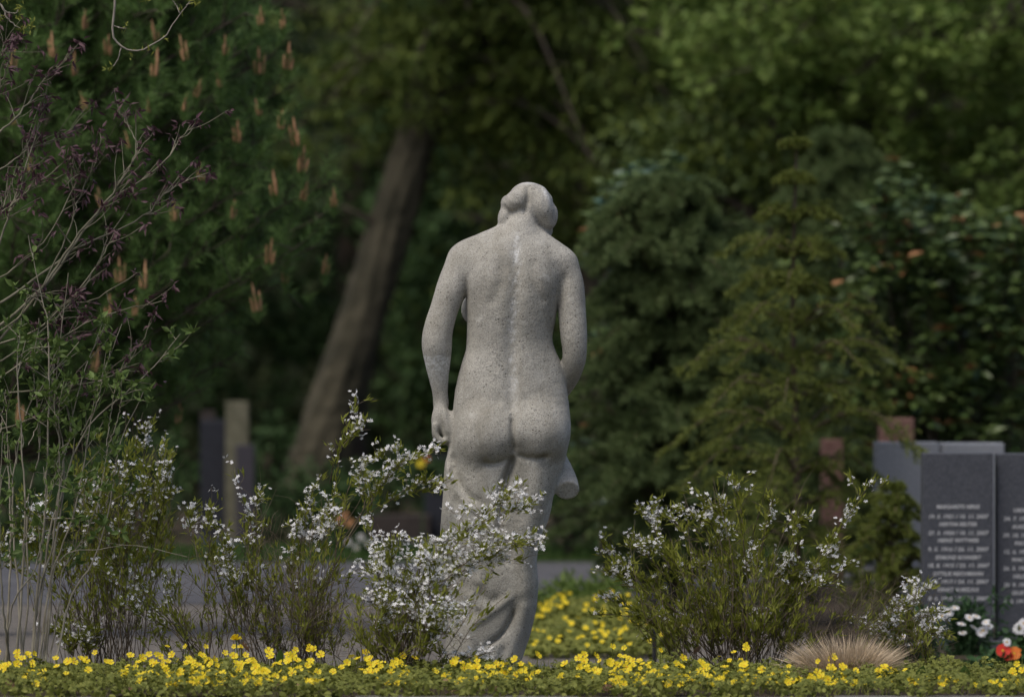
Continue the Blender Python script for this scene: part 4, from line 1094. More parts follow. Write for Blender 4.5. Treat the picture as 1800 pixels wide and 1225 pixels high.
# dead leaves
dl = MB()
V_ = []
for i in range(9):
    t = i / 8.0; w_ = .30 * math.sin(math.pi * min(1, t * 1.02)) ** .7 * (1 + .45 * math.cos(i * 3.1))
    V_ += [(-w_, .18 * abs(w_) + .1 * t * t, t), (0, .1 * t * t, t), (w_, .22 * abs(w_) + .1 * t * t, t)]
F_ = [(3 * i + a, 3 * i + a + 1, 3 * i + a + 4, 3 * i + a + 3) for i in range(8) for a in (0, 1)]
dl.add(V_, F_); dead_me = dl.mesh('dead_leaf', M['dead'])
for (px, py, s, lab) in [(28, 1208, .05, 'curled brown dead leaf at the left end of the flower strip'), (98, 1206, .045, 'brown dead leaf left of the first dense yellow flowers'), (212, 1214, .05, 'brown dead leaf on the kerb below the yellow flowers'), (540, 1206, .042, 'brown dead leaf under the yellow flowers right of the dandelion'),
        (486, 1204, .04, 'brown dead leaf among yellow flowers below the left blossom shrub'), (782, 1204, .048, 'pinkish brown dead leaf below the statue foot'), (790, 1215, .04, 'brown dead leaf on the kerb below the statue'), (1218, 1145, .045, 'tan dead leaf caught in the right blossom shrub'),
        (880, 1216, .045, 'brown dead leaf on the kerb right of the statue'), (1060, 1214, .04, 'brown dead leaf below the yellow flowers right of the statue'), (440, 1145, .05, 'reddish brown dead leaf hanging low in the left blossom shrub')]:
    d = np.interp(py, [1140, 1218], [19.45, 18.15]); p = P(px, py, d)
    o = place(dead_me, 'dead_leaf', None, p, nrm(np.array([rng.normal(), rng.normal(), .3])), s, rng)
    tag(o, lab, 'leaf', 'dead leaves')

# broad fresh leaves pushing through the flowers
def broad_plant(label, leaves, d, seed):
    rr = rng_(seed)
    px0 = np.mean([l[0] for l in leaves])
    root = thing('broad_leaf_plant', label, 'plant', (P(px0, 0, d)[0], d - CAM_D, 0), 'broad-leaved sprouts')
    for (px, py, h, w_, lean) in leaves:
        tip = P(px + lean, py, d); h_ = h * d / FPX
        b = np.array([P(px, 0, d)[0], tip[1] + .01, max(tip[2] - h_, .0)])
        n = 9; t = np.linspace(0, 1, n); cen = b + (tip - b) * t[:, None]; cen[:, 1] -= .03 * t * t
        wd = w_ * d / FPX * .5 * np.sin(np.pi * np.clip(.12 + .88 * t, 0, 1)) ** .8
        mb = MB()
        v = np.stack([cen + np.stack([-wd, .35 * -wd, 0 * t], 1), cen + np.stack([0 * t, .25 * wd, 0 * t], 1), cen + np.stack([wd, -.35 * wd, 0 * t], 1)], 1).reshape(-1, 3)
        mb.add(v, F_)
        mb.build('leaf', M['broadgreen'], root)
broad_plant('broad bright green leaf standing up between yellow flowers left of the right shrub', [(1197, 1166, 36, 26, 3), (1180, 1186, 20, 20, -6)], 18.9, 111)
broad_plant('pair of broad green leaves at the right end of the dry grass tuft', [(1612, 1168, 40, 20, 10), (1600, 1176, 34, 18, -6), (1496, 1178, 30, 14, -4)], 18.8, 112)
broad_plant('single tall broad green leaf near the right edge below the daisies', [(1698, 1167, 46, 20, -4), (1742, 1192, 24, 16, 2)], 18.8, 113)
broad_plant('small green leaf blade among yellow flowers left of the statue', [(490, 1140, 30, 14, 4), (753, 1178, 22, 12, 2)], 19.0, 114)

# dandelion
dd_ = MB()
rr = rng_(120)
for l in range(4):
    n = 20
    a = rr.uniform(0, 6.28, n); el = .25 + .3 * l
    dv = np.stack([np.cos(a) * np.cos(el), np.sin(a) * np.cos(el), np.full(n, np.sin(el))], 1)
    inst(dd_, [(-.09, 0, 0), (.09, 0, 0), (.09, 0, 1), (-.09, 0, 1)], [(0, 1, 2, 3)], np.zeros((n, 3)), frames(dv, rr.uniform(0, 6, n)), np.full(n, .020))
p = P(415, 1124, 19.2)
dan = thing('dandelion', 'single yellow dandelion on a bare stalk above the flower strip at the left', 'flower', (p[0], p[1], 0))
place(dd_.mesh('flower_head', M['yellow']), 'flower_head', dan, p, (0, -.15, 1), 1.0, rr)
mb = MB(); tube(mb, catmull([(p[0] + .01, p[1], 0), (p[0] + .004, p[1], p[2] * .6), p], 8), .0022, 5); mb.build('stalk', M['broadgreen'], dan)

# dry grass tuft
M['straw'] = mat('dry_straw', (0.46, 0.36, 0.24), 0.8, var=(0.68, 0.56, 0.41), island=True, translucent=0.2)
rr = rng_(121)
tc_ = P(1487, 1196, 19.15); tc_[2] = 0.0
tuft = MB()
n = 2600
a = rr.uniform(0, 6.28, n); r0 = np.sqrt(rr.uniform(0, 1, n)) * .11
b = tc_ + np.stack([r0 * np.cos(a), r0 * np.sin(a) * .8, np.zeros(n)], 1)
lean = r0 / .11
dv = nrm(np.stack([np.cos(a) * lean * .85, np.sin(a) * lean * .85, np.full(n, .75)], 1) + rr.normal(0, .25, (n, 3)))
h = .165 * rr.uniform(.4, 1.2, n) * (1 - .12 * lean)
side = nrm(np.cross(dv, rr.normal(0, 1, (n, 3)))) * .0016
out = np.stack([np.cos(a), np.sin(a), np.zeros(n)], 1) * lean[:, None]
mid = b + dv * (h * .6)[:, None]
tip = b + dv * h[:, None] + out * .025 * rr.uniform(0, 1.3, n)[:, None] - [0, 0, .012]
v = np.stack([b - side, b + side, mid - side * .8, mid + side * .8, tip], 1).reshape(-1, 3)
i = np.arange(n) * 5
tuft.add(v, np.stack([i, i + 1, i + 3, i + 2], 1)); tuft.add(v, np.stack([i + 2, i + 3, i + 4], 1))
tag(tuft.build('dry_grass_tuft', M['straw'], smooth=False), 'rounded tuft of dry straw-coloured grass in front of the right blossom shrub', 'grass tuft')
# ================================================================== white blossom shrubs
M['stem'] = mat('brown_shrub_stem', (0.08, 0.06, 0.04), 0.85, var=(0.17, 0.135, 0.095), scale=40)
M['twig_grey'] = mat('grey_fine_twig', (0.10, 0.08, 0.055), 0.85, var=(0.19, 0.16, 0.115), scale=40)
M['sp_leaf'] = mat('narrow_olive_leaf', (0.145, 0.175, 0.020), 0.6, var=(0.32, 0.34, 0.058), island=True, translucent=0.5)
M['blossom'] = mat('white_blossom', (0.86, 0.86, 0.87), 0.6, translucent=0.2)
PET_V, PET_F = [], []
for k in range(5):
    a = 2 * math.pi * k / 5; b0 = len(PET_V)
    for (x, y, z) in ((0.06, 0, 0), (.55, .30, .10), (1.0, .10, .22), (1.0, -.10, .22), (.55, -.30, .10)):
        PET_V.append((x * math.cos(a) - y * math.sin(a), x * math.sin(a) + y * math.cos(a), z))
    PET_F += [(b0, b0 + 1, b0 + 4), (b0 + 1, b0 + 2, b0 + 3), (b0 + 1, b0 + 3, b0 + 4)]
NL_V = [(0, 0, 0), (.5, .12, .45), (0, -.06, 1), (-.5, .12, .45)]
NL_F = [(0, 1, 2), (0, 2, 3)]

class Shrub:
    def __init__(s, name, label, px, d, seed, group):
        s.d, s.r = d, rng_(seed)
        b = P(px, 0, d); b[2] = 0.0 if d < 20.7 else GZ
        s.base = b
        s.root = thing(name, label, 'shrub', b, group)
        s.st, s.tw, s.lf, s.fl = MB(), MB(), MB(), MB()
    def flowers(s, p, n, spread=.012, size=.0071):
        r = s.r
        q = p + r.normal(0, 1, (n, 3)) * spread
        nr = nrm(r.normal(0, .6, (n, 3)) + [0, -.35, .8])
        inst(s.fl, PET_V, PET_F, q, frames(nr, r.uniform(0, 6.28, n)), size * r.uniform(.75, 1.2, n))
        for k in range(n):
            tube(s.tw, np.array([p - [0, 0, .008], q[k] - nr[k] * .001]), .0004, 3)
    def leaves(s, p, t, n, size=.033):
        r = s.r
        dv = nrm(t * .9 + r.normal(0, .42, (n, 3)) + [0, 0, .35])
        inst(s.lf, NL_V, NL_F, p + r.normal(0, .006, (n, 3)), leaf_frames(dv, r, .5), np.stack([np.full(n, size * .24), np.full(n, size * .24), size * r.uniform(.55, 1.2, n)], 1))
    def twig(s, p, dv, L, r0, nf=0, nl=0, curve=.3, mb=None):
        r = s.r
        dv = nrm(dv)
        e = p + dv * L + r.normal(0, .12, 3) * L
        c = catmull([p, p + dv * L * .5 + np.array([0, 0, curve * L * .2]) + r.normal(0, .06, 3) * L, e], 6)
        tube(mb or s.tw, c, np.linspace(r0, .0005, 6), 3)
        for k in range(nf):
            i = r.uniform(.35, 1) * 4.99; j = int(i)
            s.flowers(c[j] + (c[j + 1] - c[j]) * (i - j) + [0, 0, .004], int(r.integers(3, 6)), .009)
        for k in range(nl):
            j = int(r.integers(0, 5)); s.leaves(c[j], nrm(c[j + 1] - c[j]), 3)
        return c
    def spray(s, pts, r0=.003, fl=0, f0=.5, lf=0, l0=.2, l1=1.0, tw=0, twf=0, twl=1, twlen=.10, bare=0):
        """one stem through photo points; a point is (px, py[, depth offset])"""
        r = s.r
        w = []
        off = r.uniform(-.22, .22)
        for i, q in enumerate(pts):
            dd = s.d + (q[2] if len(q) > 2 else off * (i / (len(pts) - 1)) ** 1.2)
            jx = 16 if i == 0 and q[1] > 1140 else 7 if 0 < i < len(pts) - 1 else 1.5
            w.append(P(q[0] + r.normal(0, jx), q[1] + r.normal(0, min(jx, 4)), dd + (r.uniform(-.12, .12) if i == 0 else 0)))
        n = 26
        c = catmull(w, n)
        tube(s.st, c, np.linspace(r0, .0008, n), 5)
        tg = nrm(np.gradient(c, axis=0))
        for k in range(fl):
            i = min(n - 1, int(r.uniform(f0, 1.03) * (n - 1)))
            s.flowers(c[i] + r.normal(0, .006, 3) + [0, 0, .006], int(r.integers(3, 7)), .0085)
        for k in range(lf):
            i = min(n - 1, int(r.uniform(l0, l1) * (n - 1))); s.leaves(c[i], tg[i], 4)
        for k in range(tw):
            i = min(n - 1, int(r.uniform(.35, 1.0) * (n - 1)))
            s.twig(c[i], tg[i] * .6 + r.normal(0, .55, 3) * [1.5, 1, .8] + [0, 0, .2], twlen * r.uniform(.5, 1.3), .0012, twf if r.uniform() < .8 else 0, twl)
        for k in range(bare):
            i = min(n - 1, int(r.uniform(.2, 1.0) * (n - 1)))
            s.twig(c[i], tg[i] * .7 + r.normal(0, .55, 3) + [0, 0, .25], .13 * r.uniform(.4, 1.3), .0009)
    def thicket(s, n, px_base, box, lf=4, bare=5, dj=.25, r0=.0014, py0=1180):
        """fine filler stems fanning from the base into a region (px0, px1, py0, py1)"""
        r = s.r
        for k in range(n):
            tx, ty = r.uniform(box[0], box[1]), r.uniform(box[2], box[3])
            bx = px_base + r.normal(0, 24) + (tx - px_base) * .4
            s.spray([(bx, py0, r.uniform(-dj, dj) * .3), (bx + (tx - bx) * .45 + r.normal(0, 10), py0 + (ty - py0) * .55, r.uniform(-dj, dj)), (tx, ty, r.uniform(-dj, dj))], r0, lf=lf, l0=.3, bare=bare)
    def done(s, leaf=None):
        s.st.build('stems', M['stem'], s.root, kind='stuff')
        if s.tw.n: s.tw.build('twigs', M['twig_grey'], s.root, kind='stuff')
        if s.lf.n: s.lf.build('leaves', leaf or M['sp_leaf'], s.root, smooth=False, kind='stuff')
        if s.fl.n: s.fl.build('blossoms', M['blossom'], s.root, smooth=False, kind='stuff')

G_SP = 'white blossom shrubs'
# --- in front of the statue's legs
s = Shrub('blossom_shrub', 'shrub with dense white blossom sprays sweeping across the statue legs', 700, 19.25, 201, G_SP)
F1 = dict(r0=.0024, lf=22, l0=.3, tw=15, twf=3, twl=2, twlen=.10)
for pts, fl in [([(700, 1180), (725, 1060), (800, 950), (880, 900), (940, 882)], 34), ([(705, 1180), (735, 1050), (810, 940), (862, 885), (895, 868)], 30), ([(700, 1180), (740, 1070), (810, 990), (880, 955), (952, 962)], 40),
                ([(708, 1180), (750, 1080), (820, 1000), (880, 975), (945, 945)], 40), ([(705, 1180), (740, 1070), (800, 1000), (860, 985), (925, 985)], 34), ([(695, 1180), (690, 1080), (685, 1000), (690, 940)], 30), ([(690, 1180), (680, 1080), (668, 1010), (652, 948)], 16),
                ([(700, 1180), (715, 1080), (735, 1010), (760, 965), (800, 935)], 34), ([(702, 1180), (722, 1090), (750, 1030), (790, 985), (840, 950)], 40), ([(705, 1180), (722, 1080), (752, 1010), (800, 960), (850, 925)], 38),
                ([(705, 1180), (735, 1110), (770, 1070), (810, 1075)], 14), ([(705, 1180), (725, 1120), (748, 1085), (775, 1080)], 16), ([(695, 1180), (690, 1110), (700, 1060), (730, 1030)], 16), ([(690, 1180), (680, 1120), (672, 1085), (690, 1050)], 10), ([(705, 1180), (735, 1120), (760, 1110), (790, 1115)], 8), ([(690, 1180), (682, 1080), (668, 1020), (656, 1000)], 8)]:
    s.spray(pts, fl=int(fl * .75), f0=.45, **F1)
for pts in [[(760, 1185), (800, 1160), (840, 1148), (872, 1142)], [(765, 1185), (790, 1150), (830, 1150), (862, 1150)]]:
    s.spray(pts, .0018, fl=9, f0=.3, lf=3, tw=4, twf=1, twl=0, twlen=.05)
s.thicket(42, 695, (600, 800, 1010, 1150), lf=7, bare=5)
s.thicket(14, 695, (650, 900, 960, 1060), lf=8, bare=5)
s.done()
# --- left clump with the tall spray reaching the statue's hand
s = Shrub('blossom_shrub', 'wide thin shrub with scattered white blossom left of the statue, one spray reaching its hand', 510, 19.7, 202, G_SP)
F2 = dict(r0=.0021, lf=15, l0=.35, tw=8, twf=1, twl=2, twlen=.07)
for pts, fl in [([(560, 1180), (585, 1020), (625, 920), (690, 875), (778, 858)], 6), ([(560, 1180), (572, 1000), (590, 860), (596, 780), (628, 703)], 13), ([(575, 1100), (592, 900), (640, 835), (700, 782)], 24), ([(600, 960), (640, 890), (690, 820), (770, 790)], 20), ([(600, 950), (640, 900), (670, 850), (705, 815)], 20),
                ([(600, 960), (630, 900), (660, 840), (745, 800)], 18), ([(680, 882), (720, 862), (750, 845), (776, 862)], 7), ([(582, 850), (590, 800), (605, 765), (640, 742)], 10),
                ([(530, 1180), (525, 1040), (530, 930), (552, 850)], 26), ([(535, 1180), (540, 1050), (560, 950), (590, 905)], 20), ([(530, 1180), (528, 1020), (545, 940), (580, 890)], 24), ([(525, 1180), (515, 1060), (512, 980), (530, 900)], 18), ([(540, 1180), (560, 1060), (570, 1020), (590, 1000)], 8),
                ([(480, 1180), (450, 1050), (430, 930), (415, 845)], 14), ([(480, 1180), (455, 1050), (440, 940), (462, 858)], 12), ([(475, 1180), (430, 1060), (400, 980), (386, 925)], 12), ([(470, 1180), (430, 1080), (405, 1030), (378, 985)], 18), ([(470, 1180), (430, 1070), (410, 990), (400, 955)], 16),
                ([(440, 1180), (380, 1020), (350, 920), (342, 890)], 8), ([(440, 1180), (390, 1010), (370, 930), (372, 885)], 8), ([(340, 1155), (280, 1090), (225, 1050), (165, 990)], 6), ([(345, 1155), (290, 1080), (250, 1040), (230, 1010)], 10), ([(350, 1155), (310, 1090), (290, 1050), (300, 1028)], 10), ([(340, 1160), (300, 1110), (250, 1080), (215, 1060)], 6)]:
    s.spray(pts, fl=int(fl * .75), f0=.62, **F2)
s.thicket(26, 500, (400, 620, 880, 1050), lf=7, bare=14)
s.thicket(34, 520, (440, 620, 960, 1120), lf=7, bare=14)
s.thicket(18, 400, (280, 440, 900, 1080), lf=6, bare=7)
s.thicket(16, 360, (180, 420, 1040, 1130), lf=5, bare=6)
s.done()
# --- behind the pale stems at the left
s = Shrub('blossom_shrub', 'leafy shrub with white blossom clusters behind the pale bare stems at the left', 190, 20.15, 203, G_SP)
F3 = dict(r0=.0022, lf=22, l0=.35, tw=10, twf=1, twl=3, twlen=.08)
for pts, fl in [([(200, 1180), (205, 1000), (215, 850), (222, 722)], 16), ([(205, 1180), (225, 1000), (255, 850), (262, 742)], 26), ([(205, 1180), (235, 1000), (275, 860), (290, 768)], 26), ([(210, 1180), (250, 1000), (285, 880), (298, 815)], 20), ([(195, 1180), (190, 1000), (190, 900), (210, 815)], 22),
                ([(195, 1180), (180, 1000), (170, 900), (155, 840)], 24), ([(195, 1180), (170, 1010), (150, 920), (165, 860)], 20), ([(200, 1180), (210, 1020), (235, 900), (262, 850)], 22), ([(190, 1180), (140, 1020), (80, 940), (45, 895)], 24), ([(190, 1180), (130, 1010), (90, 930), (70, 890)], 24), ([(190, 1180), (120, 1040), (60, 960), (30, 930)], 16), ([(200, 1180), (200, 1020), (205, 950), (215, 900)], 14),
                ([(185, 1180), (120, 1060), (20, 990), (5, 960)], 10), ([(150, 1180), (130, 1150), (110, 1120), (85, 1108)], 12), ([(150, 1180), (150, 1140), (160, 1120), (168, 1115)], 12), ([(140, 1180), (130, 1150), (135, 1130), (150, 1125)], 10)]:
    s.spray(pts, fl=int(fl * .65), f0=.6, **F3)
s.thicket(44, 200, (120, 330, 760, 960), lf=14, bare=5)
s.thicket(22, 160, (0, 220, 880, 1050), lf=8, bare=4)
s.done()
# --- right of the statue
s = Shrub('blossom_shrub', 'broad rounded shrub with scattered white blossom right of the statue', 1300, 19.85, 204, G_SP)
F4 = dict(r0=.0024, lf=26, l0=.3, tw=9, twf=1, twl=3, twlen=.08)
for pts, fl in [([(1270, 1180), (1190, 1080), (1110, 1000), (1058, 950)], 20), ([(1270, 1180), (1180, 1070), (1110, 1030), (1062, 1000)], 18), ([(1270, 1180), (1180, 1090), (1100, 1055), (1055, 1045)], 14), ([(1270, 1180), (1170, 1100), (1090, 1080), (1034, 1078)], 3), ([(1275, 1180), (1200, 1060), (1140, 980), (1108, 938)], 22), ([(1280, 1180), (1210, 1030), (1160, 950), (1150, 965)], 16),
                ([(1280, 1180), (1220, 1020), (1165, 930), (1130, 892)], 24), ([(1285, 1180), (1240, 1010), (1190, 920), (1150, 910)], 22), ([(1290, 1180), (1260, 1000), (1220, 920), (1195, 895)], 24), ([(1295, 1180), (1275, 1000), (1250, 920), (1235, 868)], 18), ([(1300, 1180), (1290, 1000), (1275, 930), (1270, 868)], 18), ([(1300, 1180), (1300, 1000), (1295, 900), (1290, 838)], 4), ([(1305, 1180), (1320, 1010), (1345, 930), (1362, 878)], 8),
                ([(1300, 1180), (1300, 1040), (1315, 980), (1330, 955)], 24), ([(1305, 1180), (1320, 1060), (1355, 1010), (1395, 985)], 20), ([(1300, 1180), (1295, 1080), (1290, 1040), (1310, 1020)], 20), ([(1310, 1180), (1350, 1060), (1410, 1000), (1445, 1000)], 12), ([(1315, 1180), (1380, 1060), (1450, 970), (1500, 890), (1528, 850)], 14), ([(1315, 1180), (1390, 1060), (1445, 980), (1470, 960)], 18), ([(1315, 1180), (1390, 1060), (1450, 1010), (1490, 995)], 14), ([(1310, 1180), (1370, 1050), (1400, 930), (1412, 918)], 2), ([(1310, 1180), (1360, 1080), (1420, 1030), (1455, 1020)], 14),
                ([(1270, 1180), (1230, 1110), (1210, 1070), (1225, 1060)], 7), ([(1275, 1180), (1255, 1110), (1260, 1070), (1280, 1085)], 6), ([(1290, 1180), (1320, 1110), (1350, 1080), (1345, 1105)], 4)]:
    s.spray(pts, fl=int(fl * .62), f0=.66, **F4)
s.thicket(50, 1285, (1090, 1300, 930, 1090), lf=14, bare=6)
s.thicket(50, 1310, (1270, 1480, 950, 1110), lf=13, bare=7)
s.thicket(26, 1340, (1430, 1620, 1010, 1090), lf=2, bare=12)
s.thicket(12, 1300, (1200, 1420, 820, 900), lf=4, bare=3)
s.done()
# --- small one by the daisies
s = Shrub('blossom_shrub', 'small low shrub with white blossom just left of the white daisies', 1590, 20.1, 205, G_SP)
for pts, fl in [([(1590, 1180), (1590, 1100), (1598, 1050), (1612, 1016)], 16), ([(1592, 1180), (1600, 1100), (1620, 1050), (1642, 1030)], 14), ([(1590, 1180), (1600, 1110), (1630, 1080), (1655, 1075)], 10), ([(1585, 1180), (1570, 1120), (1560, 1080), (1582, 1055)], 10), ([(1580, 1180), (1560, 1130), (1540, 1110), (1530, 1098)], 12), ([(1580, 1180), (1560, 1140), (1550, 1110), (1562, 1085)], 10), ([(1590, 1180), (1610, 1130), (1640, 1110), (1662, 1112)], 6)]:
    s.spray(pts, fl=fl, f0=.5, r0=.0022, lf=12, l0=.3, tw=7, twf=2, twl=2, twlen=.06)
s.thicket(26, 1590, (1520, 1650, 1050, 1130), lf=6, bare=8)
s.done()

# ================================================================== tall shrubs at the left edge
M['bark_pale'] = mat('pale_green_grey_bark', (0.12, 0.115, 0.075), 0.8, var=(0.24, 0.225, 0.165), scale=25)
M['bark_straw'] = mat('pale_straw_stem', (0.19, 0.17, 0.125), 0.8, var=(0.32, 0.295, 0.235), scale=20)
M['purple'] = mat('purple_young_leaf', (0.060, 0.028, 0.034), 0.5, var=(0.125, 0.068, 0.078), island=True, translucent=0.2)
M['privet'] = mat('fresh_green_leaf', (0.075, 0.125, 0.025), 0.5, var=(0.15, 0.22, 0.06), island=True, translucent=0.35)

s = Shrub('purple_leaf_shrub', 'tall shrub with bare slanting branches and drooping purple young leaves at the upper left', -40, 19.55, 211, 'tall shrubs at the left edge')
rr = s.r
def purple_tuft(p, n=7, size=.038):
    dv = nrm(rr.normal(0, .8, (n, 3)) + [0.25, 0, .15]); dv[:, 2] -= .9 * rr.uniform(0, 1, n)
    inst(s.lf, LEAF_V, LEAF_F, p + rr.normal(0, .006, (n, 3)), leaf_frames(dv, rr, .5), np.stack([np.full(n, size * .5), np.full(n, size * .5), size * rr.uniform(.5, 1.15, n)], 1))
def branch(pts, r0, side=6, tufts=6, d0=0.0, l0=.35):
    off = rr.uniform(-.18, .18) + d0
    c = catmull([P(a + rr.normal(0, 1), b + rr.normal(0, 1), s.d + off * (i / (len(pts) - 1))) for i, (a, b) in enumerate(pts)], 28)
    c[1:-1] += rr.normal(0, .0022, (26, 3))
    tube(s.st, c, np.linspace(r0, .0014, 28), 6)
    tg = nrm(np.gradient(c, axis=0))
    for k in range(side):
        i = int(rr.uniform(.3, .97) * 27)
        dv = nrm(tg[i] + rr.normal(0, .45, 3) + [0, 0, .15]); L_ = rr.uniform(.05, .16)
        e = c[i] + dv * L_
        m_ = (c[i] + e) / 2 + rr.normal(0, .008, 3)
        t = catmull([c[i], m_, e], 6); tube(s.st, t, np.linspace(r0 * .35, .0009, 6), 4)
        purple_tuft(e, 6); 
        if rr.uniform() < .5: purple_tuft(m_, 3, .024)
    for k in range(tufts):
        i = int(rr.uniform(l0, 1.0) * 27); purple_tuft(c[i], 3, .026)
    purple_tuft(c[-1], 9)
for pts, r0, n in [([(-60, 620), (60, 520), (115, 448), (176, 367), (206, 330), (235, 283), (272, 228)], .0062, 9), ([(-40, 640), (80, 500), (147, 404), (202, 349), (279, 294), (312, 250), (342, 214)], .0058, 9), ([(-60, 560), (0, 532), (66, 488), (129, 440), (184, 415), (257, 378), (290, 338), (366, 303)], .006, 10),
                   ([(-40, 560), (7, 404), (29, 338), (55, 261), (79, 187)], .005, 8), ([(-60, 270), (0, 231), (48, 184), (77, 143), (106, 114), (138, 80)], .0048, 8), ([(60, 540), (121, 404), (136, 356), (162, 290), (172, 262)], .0036, 6), ([(202, 330), (239, 268), (222, 217), (206, 198)], .0028, 3), ([(-60, 460), (-20, 400), (20, 360), (60, 330), (120, 280)], .004, 8),
                   ([(-60, 690), (0, 664), (92, 606), (176, 558), (287, 529)], .0042, 8), ([(-60, 700), (0, 694), (154, 672), (206, 653), (239, 617), (272, 554)], .0048, 8), ([(-60, 780), (0, 756), (73, 727), (140, 650), (200, 590)], .0045, 6), ([(-50, 620), (40, 590), (110, 540), (170, 470), (200, 410)], .0045, 8), ([(-60, 520), (10, 480), (80, 420), (130, 330), (140, 300)], .004, 8),
                   ([(-40, 380), (0, 372), (20, 330), (40, 280), (52, 240)], .0034, 6), ([(-60, 330), (0, 300), (50, 262), (90, 250), (128, 236)], .0034, 7), ([(-60, 660), (20, 620), (100, 560), (150, 500), (180, 440), (192, 400)], .004, 6), ([(-30, 130), (0, 100), (16, 70)], .003, 4), ([(-60, 200), (-10, 170), (15, 110), (20, 70)], .003, 4), ([(-60, 620), (30, 560), (60, 520), (150, 530), (240, 480)], .0034, 5)]:
    branch(pts, r0, n + 4, max(3, n // 2))
# stems feeding those branches stand outside the frame
for (a, b) in [(-60, 620), (-60, 700), (-60, 560), (-60, 330), (-60, 460), (-60, 200), (-40, 640), (-30, 130), (-40, 380)]:
    tube(s.st, catmull([P(-90 + rr.normal(0, 15), 1180, s.d), P(-95, (1180 + b) / 2, s.d), P(a, b, s.d)], 14), np.linspace(.011, .006, 14), 7)
s.st.build('branches', M['bark_pale'], s.root, kind='stuff'); s.lf.build('leaves', M['purple'], s.root, smooth=False, kind='stuff')

s = Shrub('pale_stemmed_shrub', 'shrub of upright pale straw stems with fresh green leaves at the lower left', 70, 19.35, 212, 'tall shrubs at the left edge')
rr = s.r
def green_tuft(p, t, n=5, size=.042):
    dv = nrm(t * .5 + rr.normal(0, .7, (n, 3)) + [0, 0, .2])
    inst(s.lf, BROAD_V, BROAD_F, p + rr.normal(0, .004, (n, 3)), leaf_frames(dv, rr, .7), np.stack([np.full(n, size * .55), np.full(n, size * .55), size * rr.uniform(.5, 1.1, n)], 1))
def cane(pts, r0, side=5, l0=.4, lf=8, d0=None):
    off = rr.uniform(-.25, .3) if d0 is None else d0
    c = catmull([P(a + rr.normal(0, 1), b + rr.normal(0, 1), s.d + off * (i / (len(pts) - 1)) ** .6) for i, (a, b) in enumerate(pts)], 30)
    c[1:-1] += rr.normal(0, .0016, (28, 3)) * [1, 1, .3]
    tube(s.st, c, np.linspace(r0, .0012, 30), 6)
    tg = nrm(np.gradient(c, axis=0))
    for k in range(side):
        i = int(rr.uniform(l0, .97) * 29); dv = nrm(tg[i] * .8 + rr.normal(0, .6, 3) + [0, 0, .2]); L_ = rr.uniform(.04, .15); e = c[i] + dv * L_
        t = catmull([c[i], (c[i] + e) / 2 + rr.normal(0, .006, 3), e], 5); tube(s.st, t, np.linspace(r0 * .4, .0008, 5), 4)
        green_tuft(e, dv, 6); green_tuft(t[2], dv, 3, .028)
    for k in range(lf):
        i = int(rr.uniform(l0, 1.0) * 29); green_tuft(c[i], tg[i], 2, .028)
for pts, r0, sd, lf in [([(11, 1170), (18, 959), (15, 819), (10, 700)], .005, 4, 5), ([(28, 1175), (44, 948), (40, 800), (30, 650), (36, 560)], .0052, 6, 6), ([(55, 1175), (77, 922), (84, 800), (86, 584), (73, 528), (51, 415)], .0054, 9, 7), ([(62, 1175), (85, 960), (104, 860), (110, 780), (90, 690), (100, 600)], .0048, 8, 7), ([(80, 1175), (95, 980), (108, 880), (118, 780), (150, 650), (190, 560)], .0045, 9, 8),
                        ([(95, 1172), (125, 1047), (165, 981), (195, 874), (213, 775), (250, 690)], .0042, 4, 3), ([(75, 1175), (92, 1000), (100, 900), (147, 760), (235, 679), (279, 635), (316, 587)], .0046, 6, 5), ([(40, 1175), (30, 1000), (20, 900), (30, 800), (60, 700), (140, 600)], .0045, 8, 8), ([(20, 1175), (5, 1050), (0, 900), (5, 760)], .005, 4, 5), ([(60, 1175), (60, 1050), (40, 960), (70, 900), (110, 830)], .003, 5, 6),
                        ([(70, 1175), (90, 1020), (130, 900), (150, 800), (170, 700), (215, 570)], .004, 10, 9), ([(85, 1175), (105, 1060), (110, 1000), (150, 940), (180, 860)], .0032, 6, 6), ([(50, 1175), (70, 1040), (95, 950), (105, 800), (95, 700), (120, 480)], .0045, 9, 8), ([(35, 1175), (50, 1050), (46, 900), (70, 780), (60, 660), (70, 560)], .0042, 8, 8), ([(65, 1175), (100, 990), (180, 965), (240, 960), (330, 978)], .0022, 2, 2), ([(10, 1170), (25, 1060), (60, 1000), (80, 900), (75, 820)], .0036, 5, 5)]:
    cane(pts, r0, sd, .45, lf)
for k in range(12):      # leafy twigs where the canes thicken
    a, b = rr.uniform(0, 250), rr.uniform(640, 900)
    cane([(a - 25 + rr.normal(0, 10), b + 110), (a - 8, b + 50), (a, b)], .0018, 3, .3, 5)
s.st.build('stems', M['bark_straw'], s.root, kind='stuff'); s.lf.build('leaves', M['privet'], s.root, smooth=False, kind='stuff')

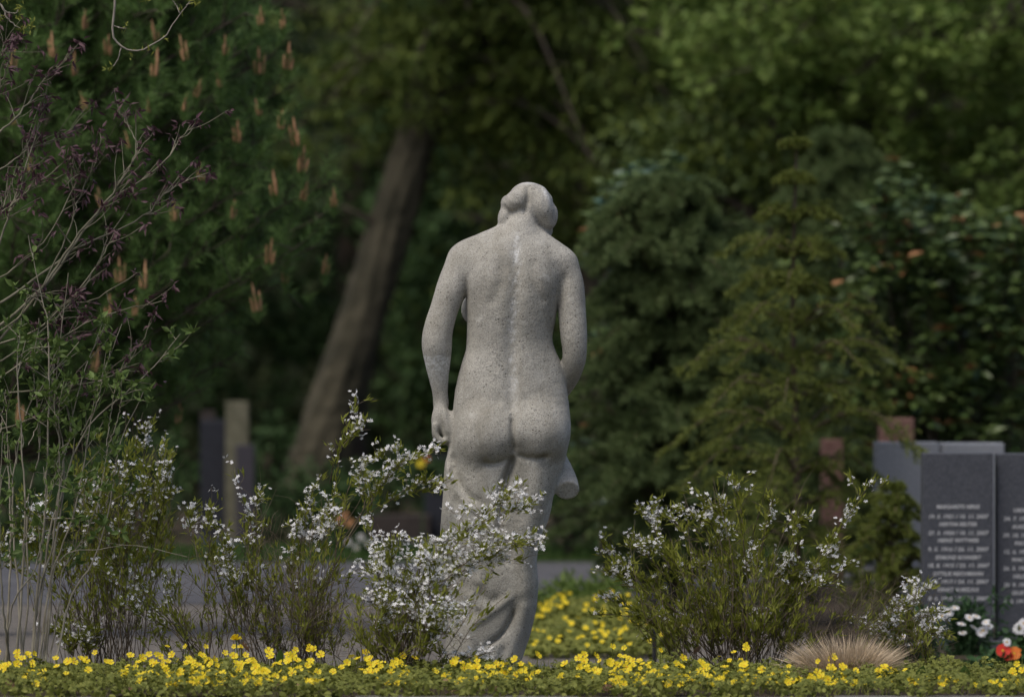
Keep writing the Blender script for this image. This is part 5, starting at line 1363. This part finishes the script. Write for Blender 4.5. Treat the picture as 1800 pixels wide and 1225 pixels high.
# ================================================================== budding twigs hanging in from above
M['bud'] = mat('yellow_green_bud', (0.17, 0.20, 0.03), 0.6, var=(0.28, 0.30, 0.06), island=True, translucent=0.3)
M['twig_pale'] = mat('pale_grey_twig', (0.20, 0.18, 0.15), 0.8, var=(0.33, 0.30, 0.25), scale=40)
def hanging(label, main, sides, buds, d, seed):
    rr = rng_(seed)
    root = thing('hanging_twig', label, 'twig', P(main[0][0], main[0][1], d), 'budding twigs hanging in at the top')
    st, lf = MB(), MB()
    def run(pts, r0):
        c = catmull([P(a, b, d) for a, b in pts], 24); c[1:-1] += rr.normal(0, .0012, (22, 3)); tube(st, c, np.linspace(r0, .0012, 24), 6); return c
    run(main, .0052)
    for q in sides: run(q, .0025)
    for (px, py, n) in buds:
        p = P(px, py, d)
        dv = nrm(rr.normal(0, .7, (n, 3)) + [0, 0, -.1])
        inst(lf, LEAF_V, LEAF_F, p + rr.normal(0, .006, (n, 3)), leaf_frames(dv, rr, .5), np.stack([np.full(n, .010), np.full(n, .010), .026 * rr.uniform(.5, 1.1, n)], 1))
    st.build('twig', M['twig_pale'], root); lf.build('buds', M['bud'], root, smooth=False, kind='stuff')
hanging('thin hanging twig curving to the right with small yellow-green buds at the top left', [(200, -60), (202, 0), (198, 50), (203, 72), (225, 88), (250, 88), (285, 68), (310, 35), (330, 8), (345, -10)], [[(213, 84), (206, 108), (194, 122)], [(201, 46), (214, 50), (222, 50)], [(318, 25), (308, 8), (300, -6)], [(327, 10), (340, 4)]],
        [(222, 48, 9), (230, 94, 10), (191, 122, 10), (252, 86, 4), (266, 88, 4), (318, 18, 5), (342, 4, 16), (352, -2, 12), (256, 0, 8), (288, 68, 3)], 19.4, 221)
hanging('short twig tip with yellow-green leaf tufts in the top left corner', [(-40, -10), (0, 8), (10, 28), (22, 42), (36, 50)], [[(8, 20), (26, 24), (34, 16)], [(-10, 4), (4, 34)]], [(36, 14, 16), (34, 30, 10), (4, 32, 12), (42, 52, 14), (54, 48, 14), (10, 0, 6), (57, 40, 8)], 19.4, 222)
